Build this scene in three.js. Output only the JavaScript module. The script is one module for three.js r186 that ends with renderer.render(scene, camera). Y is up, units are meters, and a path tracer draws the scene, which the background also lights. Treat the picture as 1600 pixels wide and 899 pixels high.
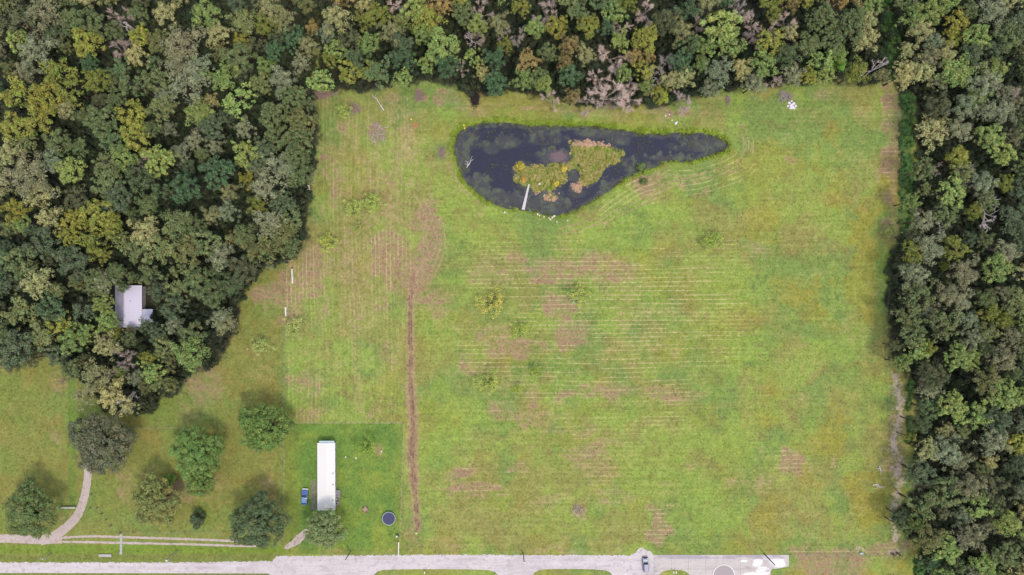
import * as THREE from 'three';
import { mergeGeometries } from 'three/addons/utils/BufferGeometryUtils.js';
import { RoundedBoxGeometry } from 'three/addons/geometries/RoundedBoxGeometry.js';

// ---------------------------------------------------------------- camera, sky, sun, exposure
const S = 0.22, H = 235;                       // metres per map unit on the ground, flying height of the drone
const scene = new THREE.Scene();
const camera = new THREE.PerspectiveCamera(2 * Math.atan(449.5 * S / H) * 180 / Math.PI, 1600 / 899, 1, 8000);
camera.up.set(0, 0, -1); camera.position.set(0, H, 0); camera.lookAt(0, 0, 0);

const renderer = new THREE.WebGLRenderer({ antialias: true });
renderer.setSize(1024, 575);
renderer.toneMapping = THREE.LinearToneMapping;
renderer.toneMappingExposure = 1.42;
renderer.shadowMap.enabled = true;

const sunDir = new THREE.Vector3(0.42, 1.25, 0.5).normalize();
{
  const w = 256, h = 128, d = new Float32Array(w * h * 4);
  for (let j = 0; j < h; j++) for (let i = 0; i < w; i++) {
    const el = ((j + 0.5) / h - 0.5) * Math.PI, az = ((i + 0.5) / w - 0.5) * 2 * Math.PI;
    const x = Math.cos(el) * Math.cos(az), y = Math.sin(el), z = Math.cos(el) * Math.sin(az);
    const c = x * sunDir.x + y * sunDir.y + z * sunDir.z;
    let l = y > 0 ? 0.86 * (1 + 1.6 * y) / 2.6 : 0.26;
    if (y > 0) l += 0.55 * Math.pow(Math.max(0, c), 6);          // cloud is thinner round the sun
    const k = (j * w + i) * 4;
    d[k] = l * 0.93; d[k + 1] = l * 0.98; d[k + 2] = l * 1.14; d[k + 3] = 1;
  }
  const sky = new THREE.DataTexture(d, w, h, THREE.RGBAFormat, THREE.FloatType);
  sky.mapping = THREE.EquirectangularReflectionMapping; sky.magFilter = THREE.LinearFilter; sky.needsUpdate = true;
  scene.background = sky; scene.environment = sky; scene.environmentIntensity = 1;
}
const sun = new THREE.DirectionalLight(0xffeed6, 1.5);
sun.position.copy(sunDir).multiplyScalar(400); sun.castShadow = true; sun.shadow.radius = 20;
Object.assign(sun.shadow.camera, { left: -220, right: 220, top: 160, bottom: -160, near: 10, far: 900 });
sun.shadow.mapSize.set(4096, 4096);
scene.add(sun); scene.add(sun.target);

// ---------------------------------------------------------------- random numbers, noise, map helpers
function rng(seed) { let a = seed >>> 0; return () => { a = (a + 0x6D2B79F5) | 0; let t = Math.imul(a ^ (a >>> 15), 1 | a); t = (t + Math.imul(t ^ (t >>> 7), 61 | t)) ^ t; return ((t ^ (t >>> 14)) >>> 0) / 4294967296; }; }
const TAB = new Float32Array(65536); { const r = rng(77); for (let i = 0; i < 65536; i++) TAB[i] = r(); }
const hsh = (x, y) => TAB[((x * 73 + (y & 255) * 256 + ((y >> 8) * 911)) ^ (x >> 8) * 3571) & 65535];
function vn(x, y) {                              // value noise 0..1
  const xi = Math.floor(x), yi = Math.floor(y), fx = x - xi, fy = y - yi;
  const u = fx * fx * (3 - 2 * fx), v = fy * fy * (3 - 2 * fy);
  const a = hsh(xi, yi), b = hsh(xi + 1, yi), c = hsh(xi, yi + 1), e = hsh(xi + 1, yi + 1);
  return a + (b - a) * u + (c - a + (a - b - c + e) * u) * v;
}
const fbm = (x, y) => vn(x, y) * 0.5 + vn(x * 2.03 + 17, y * 2.03 + 5) * 0.27 + vn(x * 4.1 + 41, y * 4.1 + 9) * 0.15 + vn(x * 8.3 + 3, y * 8.3 + 71) * 0.08;
const sm = (a, b, x) => { let t = (x - a) / (b - a); t = t < 0 ? 0 : t > 1 ? 1 : t; return t * t * (3 - 2 * t); };
const W = (u, v, y = 0) => new THREE.Vector3((u - 800) * S, y, (v - 449.5) * S);       // map unit -> place on the ground
const WV = (u, v, h) => W(800 + (u - 800) * (H - h) / H, 449.5 + (v - 449.5) * (H - h) / H);   // where a thing whose top shows at u,v stands
function inside(p, x, y) { let c = false; for (let i = 0, j = p.length - 1; i < p.length; j = i++) { const [a, b] = p[i], [d, e] = p[j]; if ((b > y) !== (e > y) && x < (d - a) * (y - b) / (e - b) + a) c = !c; } return c; }
function segd(px, py, a, b, c, d) { const dx = c - a, dy = d - b; let t = ((px - a) * dx + (py - b) * dy) / (dx * dx + dy * dy); t = t < 0 ? 0 : t > 1 ? 1 : t; return Math.hypot(px - a - t * dx, py - b - t * dy); }
function sdf(p, x, y) { let m = 1e9; for (let i = 0, j = p.length - 1; i < p.length; j = i++) m = Math.min(m, segd(x, y, p[j][0], p[j][1], p[i][0], p[i][1])); return inside(p, x, y) ? -m : m; }
function lined(p, x, y) { let m = 1e9; for (let i = 1; i < p.length; i++) m = Math.min(m, segd(x, y, p[i - 1][0], p[i - 1][1], p[i][0], p[i][1])); return m; }

// the picture shows surfaces about KX times brighter than their base colour
const KX = 1.5, toLin = (c) => (c <= 0.04045 ? c / 12.92 : Math.pow((c + 0.055) / 1.055, 2.4)), toS = (c) => (c <= 0.0031308 ? c * 12.92 : 1.055 * Math.pow(c, 1 / 2.4) - 0.055);
const LUT = new Uint8Array(2048); for (let i = 0; i < 2048; i++) LUT[i] = Math.round(255 * toS(toLin(Math.min(1, i / 4 / 255)) / KX));
const enc = (c) => LUT[Math.max(0, Math.min(2047, (c * 4) | 0))];
const base = (r, g, b, k = KX) => new THREE.Color().setRGB(toLin(r / 255) / k, toLin(g / 255) / k, toLin(b / 255) / k);
function tex(w, h, fn, srgb = true, repeat = false) {
  const d = new Uint8Array(w * h * 4), o = [0, 0, 0, 255];
  for (let j = 0; j < h; j++) for (let i = 0; i < w; i++) { o[3] = 255; fn(i, j, o); const k = (j * w + i) * 4; for (let c = 0; c < 3; c++) d[k + c] = srgb ? enc(o[c]) : o[c]; d[k + 3] = o[3]; }
  const t = new THREE.DataTexture(d, w, h); if (srgb) t.colorSpace = THREE.SRGBColorSpace;
  t.magFilter = THREE.LinearFilter; t.minFilter = THREE.LinearMipmapLinearFilter; t.generateMipmaps = true;
  t.wrapS = t.wrapT = repeat ? THREE.RepeatWrapping : THREE.ClampToEdgeWrapping; t.needsUpdate = true; return t;
}
const std = (o) => new THREE.MeshStandardMaterial({ roughness: 0.9, ...o });

const taken = {};
function numbered(n) { const k = taken[n] = (taken[n] ?? -1) + 1; return k ? `${n}_${String(k).padStart(3, '0')}` : n; }
function sh(o) { o.castShadow = o.receiveShadow = true; return o; }
function tag(o, label, category, group, kind) { if (label) o.userData.label = label; if (category) o.userData.category = category; if (group) o.userData.group = group; if (kind) o.userData.kind = kind; return o; }
function mesh(name, geo, mat, parent = scene) { const m = sh(new THREE.Mesh(geo, mat)); m.name = parent === scene ? numbered(name) : name; parent.add(m); return m; }
function thing(name, label, category, pos, turn = 0, group) { const g = new THREE.Group(); g.name = numbered(name); g.position.copy(pos); g.rotation.y = turn; scene.add(g); return tag(g, label, category, group); }
const box = (w, h, d, x = 0, y = 0, z = 0) => new THREE.BoxGeometry(w, h, d).translate(x, y, z);
const rbox = (w, h, d, r, x = 0, y = 0, z = 0) => new RoundedBoxGeometry(w, h, d, 2, r).translate(x, y, z);
function rod(a, b, r0, r1 = r0, seg = 6) {
  const d = new THREE.Vector3().subVectors(b, a), g = new THREE.CylinderGeometry(r1, r0, d.length(), seg, 1);
  g.applyQuaternion(new THREE.Quaternion().setFromUnitVectors(new THREE.Vector3(0, 1, 0), d.clone().normalize()));
  return g.translate((a.x + b.x) / 2, (a.y + b.y) / 2, (a.z + b.z) / 2);
}
const V = (x, y, z) => new THREE.Vector3(x, y, z);

// ---------------------------------------------------------------- outlines on the map
const POND = [[707, 226], [713, 209], [722, 201], [733, 195.6], [755, 191], [792, 191], [828, 195], [876, 195], [927, 197], [960, 200], [984, 204], [1008, 208], [1048, 208], [1085, 207.5], [1113, 210], [1129, 216], [1140, 224], [1138, 233], [1118, 242], [1094, 250], [1067, 253], [1039, 253], [1026, 262], [1003, 268], [985, 276], [971, 285], [944, 303], [920, 320], [902, 329], [884, 336], [856, 338], [828, 330.5], [808, 327], [788, 325], [764, 316], [742, 301], [724, 283], [715, 262], [709, 241]];
const ISL1 = [[803, 262], [813, 255], [830, 258], [850, 260], [868, 258], [880, 258], [887, 268], [885, 281], [875, 291], [868, 298], [850, 298], [838, 301], [828, 295], [812, 288], [805, 278]];
const ISL2 = [[890, 222], [905, 220], [925, 221], [945, 226], [960, 231], [975, 240], [971, 250], [955, 257], [942, 262], [938, 273], [930, 284], [918, 291], [904, 288], [910, 275], [908, 262], [898, 256], [889, 252], [895, 240]];
const MUD = [[[848, 304], [860, 300], [880, 301], [876, 309], [862, 313], [850, 311]], [[891, 291], [900, 286], [909, 288], [908, 297], [896, 300]], [[880, 256], [892, 250], [903, 254], [909, 262], [902, 268], [889, 265], [882, 266]]];
const WESTW = [[-90, -60], [500, -60], [494, 60], [488, 130], [495, 200], [490, 260], [478, 330], [481, 370], [458, 400], [430, 415], [402, 430], [388, 450], [370, 480], [370, 520], [345, 553], [332, 580], [292, 590], [272, 618], [215, 650], [185, 655], [140, 640], [120, 615], [62, 558], [30, 575], [0, 582], [-90, 590]];
const TOPW = [[480, -60], [1400, -60], [1400, 128], [1290, 128], [1200, 135], [1100, 146], [1040, 158], [980, 164], [900, 163], [850, 150], [800, 145], [745, 145], [700, 132], [640, 130], [560, 143], [488, 134]];
const EASTW = [[1400, -60], [1700, -60], [1700, 960], [1452, 960], [1444, 885], [1436, 858], [1412, 838], [1402, 805], [1434, 770], [1438, 725], [1430, 690], [1440, 655], [1436, 600], [1394, 560], [1396, 500], [1387, 450], [1397, 400], [1432, 340], [1440, 200], [1428, 145], [1400, 128]];
const onGround = (poly, h) => poly.map(([u, v]) => [800 + (u - 800) * (H - h) / H, 449.5 + (v - 449.5) * (H - h) / H]);
const FLOORS = [onGround(WESTW, 5), onGround(TOPW, 5), onGround(EASTW, 4)];

// distance fields on a coarse grid
const U0 = -80, U1 = 1680, V0 = -50, V1 = 950, GS = 4, GW = (U1 - U0) / GS + 1, GH = (V1 - V0) / GS + 1;
function field(fn) { const a = new Float32Array(GW * GH); for (let j = 0; j < GH; j++) for (let i = 0; i < GW; i++) a[j * GW + i] = fn(U0 + i * GS, V0 + j * GS); return a; }
function at(a, u, v) { let x = (u - U0) / GS, y = (v - V0) / GS; x = Math.max(0, Math.min(GW - 1.001, x)); y = Math.max(0, Math.min(GH - 1.001, y)); const i = x | 0, j = y | 0, fx = x - i, fy = y - j, k = j * GW + i; return (a[k] * (1 - fx) + a[k + 1] * fx) * (1 - fy) + (a[k + GW] * (1 - fx) + a[k + GW + 1] * fx) * fy; }
const dPond = field((u, v) => sdf(POND, u, v));
const dIsle = field((u, v) => Math.min(sdf(ISL1, u, v), sdf(ISL2, u, v), sdf(MUD[0], u, v) + 1, sdf(MUD[1], u, v) + 1, sdf(MUD[2], u, v) + 1));
const isle = (u, v) => (u < 795 || u > 985 || v < 212 || v > 320 ? 20 : Math.min(sdf(ISL1, u, v), sdf(ISL2, u, v), sdf(MUD[0], u, v) + 1, sdf(MUD[1], u, v) + 1, sdf(MUD[2], u, v) + 1));
const dWood = field((u, v) => Math.min(...FLOORS.map((p) => sdf(p, u, v))));

// ---------------------------------------------------------------- ground: heights and colours
const WATER = -0.42;
function height(u, v) {
  const p = at(dPond, u, v) + (vn(u / 9, v / 9) - 0.5) * 3;
  let y = 0;
  if (p < 4) {
    y = -0.12 - 1.3 * sm(4, -9, p);
    const q = isle(u, v) + (vn(u / 6 + 40, v / 6) - 0.5) * 7;
    y = Math.max(y, -1.4 + 1.32 * sm(4, -3, q) );
  }
  if (u < 432 && v > 850 && v < 878) y -= 0.28 * sm(7, 0, Math.abs(v - 867));
  if (v < 860 && u > 440) y += 0;
  return y;
}
const DRY = [ // u, v, radius u, radius v, strength of dead straw and bare soil
  [640, 210, 26, 60, .55], [625, 190, 20, 45, .5], [668, 365, 26, 62, 1], [676, 340, 16, 30, .9], [650, 430, 30, 44, .95], [630, 440, 40, 24, .6], [608, 400, 36, 56, .95], [560, 400, 40, 40, .55], [575, 260, 40, 60, .5], [520, 285, 30, 46, .7], [590, 280, 34, 40, .5], [480, 430, 34, 46, .95], [505, 400, 24, 40, .7], [440, 465, 40, 22, .95], [455, 490, 16, 24, .7],
  [500, 480, 30, 40, .55], [560, 470, 40, 40, .45], [597, 475, 10, 22, .8], [608, 555, 12, 26, .6], [478, 600, 34, 24, .6], [480, 648, 26, 14, .6], [590, 575, 26, 16, .45], [535, 560, 18, 14, .4], [580, 645, 10, 10, .6],
  [690, 475, 26, 26, .6], [770, 430, 40, 22, .55], [812, 405, 16, 14, .7], [860, 425, 54, 26, .75], [950, 420, 50, 26, .7], [880, 478, 46, 18, .75], [985, 452, 40, 12, .55], [890, 525, 36, 30, .85], [815, 545, 50, 18, .8], [770, 530, 40, 26, .65], [735, 570, 26, 20, .6], [800, 640, 44, 20, .6], [826, 620, 12, 30, .8], [860, 660, 40, 22, .55], [930, 612, 80, 12, .75], [1055, 615, 50, 10, .7], [910, 665, 30, 20, .6], [960, 690, 30, 8, .5], [1050, 628, 16, 8, .6],
  [1010, 285, 36, 18, .85], [1060, 282, 34, 12, .6], [1098, 305, 12, 6, .7], [1185, 395, 30, 12, .6], [1192, 392, 12, 5, .7], [1232, 722, 32, 24, .95], [1300, 730, 14, 12, .5], [905, 800, 16, 14, .8], [1030, 825, 14, 36, 1], [720, 740, 26, 14, .7], [750, 766, 50, 13, .8], [805, 732, 20, 12, .7], [920, 708, 40, 18, .7], [935, 735, 40, 24, .6], [960, 775, 46, 12, .5], [860, 780, 40, 12, .5], [1075, 728, 14, 10, .6], [1180, 755, 60, 14, .4],
  [760, 168, 60, 12, .5], [880, 172, 90, 12, .6], [1040, 175, 90, 12, .55], [655, 150, 12, 14, .9], [620, 150, 14, 10, .6], [700, 150, 24, 12, .7], [500, 150, 30, 10, .8], [545, 190, 12, 16, .7], [590, 215, 20, 22, .6],
  [1395, 230, 18, 110, .7], [1400, 155, 20, 30, .7], [1350, 180, 24, 20, .35], [1290, 150, 16, 12, .6], [1395, 330, 16, 60, .6], [1240, 250, 12, 10, .6], [1345, 500, 30, 40, .2], [1300, 880, 70, 30, .85], [1405, 640, 16, 60, .6], [1395, 720, 24, 50, .65], [1330, 862, 40, 14, .5], [1395, 860, 36, 16, .8],
  [195, 760, 12, 40, .6], [320, 600, 40, 40, .7], [300, 640, 20, 30, .45], [285, 770, 20, 26, .8], [330, 740, 40, 40, .3], [100, 805, 10, 26, .6], [95, 590, 16, 30, .5], [85, 690, 10, 26, .6], [85, 770, 14, 20, .4], [225, 735, 16, 12, .5], [413, 560, 30, 40, .3], [425, 770, 12, 40, .45], [592, 705, 9, 13, .8], [470, 845, 24, 14, .6], [640, 840, 20, 20, .6], [690, 850, 50, 16, .45], [860, 860, 60, 8, .45], [560, 864, 80, 6, .4],
];
const LUSH = [[720, 330, 80, 30, .5], [760, 370, 60, 30, .6], [900, 370, 60, 20, .4], [1010, 335, 60, 20, .5], [1150, 450, 60, 40, .5], [1160, 550, 50, 40, .7], [1110, 590, 40, 30, .5], [1060, 650, 50, 30, .5], [980, 650, 60, 40, .4], [1170, 300, 30, 30, .5], [1280, 270, 40, 40, .5], [1220, 270, 30, 40, .4], [690, 520, 30, 60, .5], [540, 590, 50, 40, .6], [600, 500, 40, 30, .4], [700, 700, 60, 60, .5], [1020, 700, 80, 60, .55], [1080, 790, 70, 40, .4], [900, 740, 50, 40, .3], [1330, 450, 40, 40, .3], [1060, 360, 60, 20, .3], [780, 660, 40, 20, .4], [640, 260, 20, 40, .3], [1140, 700, 30, 40, .4], [395, 620, 36, 40, .5], [60, 630, 40, 30, .3], [1340, 600, 40, 60, .25], [985, 300, 30, 14, .5], [880, 820, 80, 20, .3]];
const wob = (list, u, v, wu, wv) => { let m = 0; for (const [a, b, ru, rv, s] of list) { const du = (u + wu - a) / ru, dv = (v + wv - b) / rv, d = du * du + dv * dv; if (d < 1.7) m = Math.max(m, s * sm(1.7, 0.15, d)); } return m; };
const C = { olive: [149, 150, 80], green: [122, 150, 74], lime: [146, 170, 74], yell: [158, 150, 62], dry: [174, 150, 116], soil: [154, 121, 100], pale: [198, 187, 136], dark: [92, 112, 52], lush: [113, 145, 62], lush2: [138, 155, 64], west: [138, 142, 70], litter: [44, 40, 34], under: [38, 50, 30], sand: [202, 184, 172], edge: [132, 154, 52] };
const mixc = (o, c, t) => { if (t <= 0) return; if (t > 1) t = 1; o[0] += (c[0] - o[0]) * t; o[1] += (c[1] - o[1]) * t; o[2] += (c[2] - o[2]) * t; };
const RUT = [[648, 425], [641, 465], [641, 520], [642, 600], [645, 660], [644, 720], [650, 790], [652, 826]];
const TRACKS = [[[612, 150], [628, 185], [632, 230], [622, 290], [610, 330], [575, 350], [545, 362]], [[604, 160], [618, 200], [620, 250], [600, 330]], [[640, 180], [645, 230], [650, 300], [668, 330], [680, 380], [662, 420]], [[652, 320], [664, 350], [666, 400], [652, 440]], [[690, 345], [692, 390], [676, 430]], [[470, 380], [505, 395], [540, 380]], [[560, 640], [556, 540], [558, 460], [540, 400]], [[1160, 200], [1172, 230], [1150, 262], [1090, 278], [1040, 290], [1000, 318], [940, 345], [880, 360]], [[700, 240], [706, 262], [722, 290], [745, 312]], [[545, 440], [500, 400], [480, 440], [455, 470], [400, 455]]];
function groundColour(u, v, o) {
  const n1 = fbm(u / 70, v / 70), n2 = fbm(u / 22 + 50, v / 22 + 9), n3 = fbm(u / 7 + 11, v / 7 + 33), g1 = vn(u / 1.1, v / 1.1), g2 = vn(u / 2.6 + 7, v / 2.6);
  const wu = (n2 - 0.5) * 44, wv = (fbm(u / 24 + 90, v / 24) - 0.5) * 30;
  const dw = at(dWood, u, v) + wu * 0.5, dp = at(dPond, u, v) + (n3 - 0.5) * 5;
  const yard = u > 444 + (n3 - .5) * 5 && u < 628 + (v < 760 ? 2 : 0) + (n3 - .5) * 4 && v > 661 + (n3 - .5) * 4 && v < 867;
  let str = 0, line = 0;
  if (yard) {
    o[0] = C.lush[0]; o[1] = C.lush[1]; o[2] = C.lush[2];
    mixc(o, C.lush2, sm(0.42, 0.68, n2 * 0.6 + n1 * 0.4)); mixc(o, [96, 132, 56], sm(0.5, 0.72, fbm(u / 30 + 5, v / 30 + 60)) * 0.5);
    mixc(o, [136, 142, 60], 0.65 * sm(474, 448, u + wu * .5)); mixc(o, [142, 148, 70], 0.5 * sm(606, 626, u + wu * .5)); mixc(o, [138, 146, 66], 0.5 * sm(848, 864, v + wv * .5));
  } else if (u < 444) {
    const c = C.west; o[0] = c[0]; o[1] = c[1]; o[2] = c[2];
    mixc(o, C.green, sm(0.5, 0.75, n1) * 0.6); mixc(o, [146, 134, 66], sm(0.5, 0.7, n2) * 0.5); mixc(o, [120, 142, 60], sm(0.52, 0.7, fbm(u / 40, v / 40 + 88)) * 0.5);
    str = 0.5 + (vn(u / 2.2, v / 34) - 0.5) * 0.35 + (vn(u / 26, v / 2) - .5) * .3;
    if (u > 105 && u < 118 && v > 590 && v < 792) mixc(o, [104, 138, 54], 0.6 * sm(105, 107, u + (n3 - .5) * 4) * sm(118, 115, u + (n3 - .5) * 4));
    if (v > 852) mixc(o, v > 866 ? [128, 138, 66] : [118, 146, 46], 0.75);
  } else {
    const mid = u < 640;
    o[0] = C.olive[0]; o[1] = C.olive[1]; o[2] = C.olive[2];
    mixc(o, C.green, sm(0.44, 0.64, n1) * 0.85); mixc(o, C.lime, sm(0.48, 0.66, fbm(u / 46 + 15, v / 46 + 40)) * 0.7); mixc(o, C.lime, sm(0.52, 0.72, n2) * 0.4);
    mixc(o, C.yell, sm(0.5, 0.72, fbm(u / 50 + 33, v / 50 + 71)) * (0.35 + 0.4 * sm(1080, 1280, u + wu)));
    const lush = wob(LUSH, u, v, wu, wv); mixc(o, C.lime, lush * 1.2 * sm(0.26, 0.52, n3 * 0.5 + n2 * 0.5));
    mixc(o, [142, 124, 74], sm(0.56, 0.78, fbm(u / 34 + 3, v / 22 + 21)) * 0.3);
    str = mid ? vn(u / 1.9, v / 46) * 0.6 + vn(u / 4.3 + 8, v / 70) * 0.4 : vn(u / 52, v / 1.9) * 0.6 + vn(u / 80 + 8, v / 4.3) * 0.4;
  }
  const dry = yard ? wob(DRY, u, v, wu * 0.3, wv * 0.3) * 0.8 : wob(DRY, u, v, wu, wv);
  const dn = dry <= 0 && yard ? 0 : sm(0.1, 0.8, Math.max(dry, yard || u < 444 ? 0 : u < 640 ? 0.36 - 0.2 * sm(480, 600, v) : 0.14 + 0.14 * sm(1.3, .4, Math.hypot((u - 890) / 230, (v - 510) / 140))) * 0.74 + (n3 - 0.5) * 0.5 + (str ? (str - 0.5) * 0.3 : 0) + (n2 - 0.5) * 0.6);
  mixc(o, C.dry, dn * 0.78); mixc(o, C.soil, sm(0.6, 0.95, dn) * 0.75 * sm(0.35, 0.75, n3 * 0.6 + str * 0.4));
  if (str) { const k = 1 + (str - 0.5) * 0.1; o[0] *= k; o[1] *= k; o[2] *= k; }
  // rows of cut straw
  if (!yard && u > 644 && v > 140 && v < 866) {
    const m = Math.max(0.14, 0.85 * sm(1.25, .55, Math.hypot((u - 935) / 300, (v - 510) / 160) + (n1 - .5) * 1.2), dry * 0.9) * sm(700, 720, u + (v < 360 ? -400 : 0) + wu);
    const ph = (v + (vn(u / 160, v / 60) - 0.5) * 7 + (u - 900) * 0.006) / 6.6, c = Math.cos(ph * 6.2832);
    line = sm(0.62, 1, c) * m * sm(0.4, 0.6, vn(u / 34 + 20, Math.round(ph) * 3.1) * 0.6 + fbm(u / 60, v / 40 + 6) * 0.5) * (0.6 + 0.6 * g2);
    if (u > 930 && u < 1180 && v > 215 && v < 350 && dp > 8 && dp < 55) { const q = Math.cos((at(dPond, u, v) + (vn(u / 30, v / 30) - 0.5) * 4) / 7.5 * 6.2832); line = Math.max(line, sm(0.6, 1, q) * 0.7 * sm(0.35, 0.6, n2)); }
  } else if (!yard && u > 446 && v > 150 && v < 658) {
    const ph = (u + (vn(u / 60, v / 140) - 0.5) * 9) / 5.7;
    line = sm(0.6, 1, Math.cos(ph * 6.2832)) * Math.max(0.3, dry * 0.85) * sm(0.4, 0.62, vn(Math.round(ph) * 3.1, v / 44) * 0.6 + fbm(u / 40, v / 60 + 6) * 0.5) * (0.6 + 0.6 * g2);
  }
  mixc(o, C.pale, line);
  for (const t of TRACKS) { const d = lined(t, u, v); if (d < 9) mixc(o, C.dry, 0.8 * sm(2, 0.4, Math.abs(d - 4)) * sm(0.25, 0.5, n3)); }
  const rw = v < 460 ? 5 : v < 600 ? 5 : v < 760 ? 8 : 5, dr = lined(RUT, u + wu * 0.08, v);
  if (dr < rw + 5) { mixc(o, C.dry, sm(rw + 5, rw - 2, dr + (n3 - 0.5) * 6) * 0.8); mixc(o, [154, 120, 100], sm(rw, 0, dr + (n3 - 0.5) * 9) * 0.7); if (v > 455) mixc(o, [108, 84, 72], sm(1.8, 0.4, Math.abs(dr - 2)) * sm(0.46, 0.66, vn(u / 3, v / 5)) * 0.55); }
  // fence lines: a strip the mower cannot reach
  if (Math.abs(v - 660.5) < 1.4 && u > 452 && u < 631) mixc(o, [170, 172, 96], 0.6);
  if (Math.abs(u - (631 - (v - 660) * 0.035)) < 1.5 && v > 660 && v < 868) mixc(o, [164, 168, 88], 0.55);
  if (Math.abs(u - 444) < 1.2 && v > 520 && v < 850) mixc(o, [150, 152, 90], 0.5);
  if (Math.abs(u - 283) < 1.2 && v > 605 && v < 670) mixc(o, [168, 160, 96], 0.5);
  if (Math.abs(v - 669) < 1 && u > 205 && u < 282) mixc(o, [170, 150, 100], 0.5);
  if (u > 1405 && u < 1425 && v > 135 && v < 440) mixc(o, [92, 122, 62], 0.7 * sm(1405, 1409, u + wu * 0.1));
  // sandy spots
  const sand = Math.max(1 - lined([[1398, 590], [1406, 625], [1404, 660], [1396, 690], [1404, 720], [1403, 770], [1398, 800], [1400, 840]], u, v) / 15, 1 - Math.hypot((u - 1398) / 26, (v - 865) / 13), 0.9 - Math.hypot((u - 1342) / 18, (v - 858) / 7));
  if (sand > 0) mixc(o, C.sand, sm(0.34, 0.7, sand * 0.5 + n3 * 0.55 + (g2 - .5) * .3 - 0.08) * 0.85);
  const burn = 1 - Math.hypot((u - 742) / 9, (v - 154) / 15); if (burn > 0) mixc(o, [52, 38, 40], sm(0.1, 0.5, burn + (n3 - 0.5) * 0.6));
  const red = 1 - Math.hypot((u - 649) / 7, (v - 195) / 6); if (red > 0) mixc(o, [190, 120, 90], sm(0.05, 0.6, red + (n3 - 0.5) * 0.6) * 0.8);
  const grav = Math.max(1 - Math.abs(u - 490) / 6 - Math.max(0, Math.abs(v - 775) - 20) / 8, 0.9 - Math.hypot((u - 528) / 5, (v - 778) / 22)); if (grav > 0) mixc(o, [140, 130, 128], sm(0.1, 0.5, grav + (n3 - 0.5) * 0.7) * 0.8);
  // pond margin and islands
  if (dp < 15) {
    mixc(o, C.edge, sm((v < 215 ? 10 : 3) + n2 * 8, 2, dp) * 0.9 * sm(0.3, 0.55, n3 * .5 + n2 * .5 + (v < 215 || u < 730 ? 0.15 : 0)));
    if (dp < 1) { mixc(o, [70, 66, 50], sm(1, -4, dp)); }
    const di = isle(u, v) + (n3 - 0.5) * 8;
    if (di < 3) {
      mixc(o, [118, 108, 70], sm(3, 1, di)); mixc(o, u < 889 ? [132, 142, 62] : [146, 150, 74], sm(1.5, -2, di));
      mixc(o, [112, 140, 40], sm(0.5, 0.64, n2) * sm(0, -3, di)); mixc(o, [176, 160, 112], sm(0.5, 0.62, fbm(u / 9, v / 9 + 50)) * sm(0, -3, di) * 0.75);
      if ((v > 299 && u < 884) || (u > 889 && u < 911 && v > 284) || (v < 228 && u > 898)) mixc(o, [208, 170, 146], 0.9 * sm(3, 0, di) * sm(0.3, 0.55, n3 * .6 + n2 * .4));
    }
  }
  // forest floor
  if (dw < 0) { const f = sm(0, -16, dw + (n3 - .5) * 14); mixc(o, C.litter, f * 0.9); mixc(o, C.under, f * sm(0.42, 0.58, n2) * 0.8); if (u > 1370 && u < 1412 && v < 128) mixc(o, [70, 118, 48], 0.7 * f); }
  const k = 0.86 + 0.17 * g1 + 0.13 * g2 + (n3 - 0.5) * 0.16; o[0] *= k; o[1] *= k; o[2] *= k;
}
console.log('ground');
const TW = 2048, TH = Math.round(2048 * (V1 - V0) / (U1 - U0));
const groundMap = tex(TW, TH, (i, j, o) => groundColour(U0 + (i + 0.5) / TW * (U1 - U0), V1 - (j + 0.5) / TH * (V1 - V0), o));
const grit = tex(512, 512, (i, j, o) => { let s = 0; for (const [p, a] of [[64, .45], [128, .35], [256, .2]]) { const x = i / 512 * p, y = j / 512 * p, xi = Math.floor(x), yi = Math.floor(y), fx = x - xi, fy = y - yi, q = (a2, b2) => TAB[(((a2 + p) % p) * 259 + ((b2 + p) % p) * 1013 + p * 7) & 65535]; s += a * ((q(xi, yi) * (1 - fx) + q(xi + 1, yi) * fx) * (1 - fy) + (q(xi, yi + 1) * (1 - fx) + q(xi + 1, yi + 1) * fx) * fy); } o[0] = o[1] = o[2] = s * 255; }, false, true);
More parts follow.
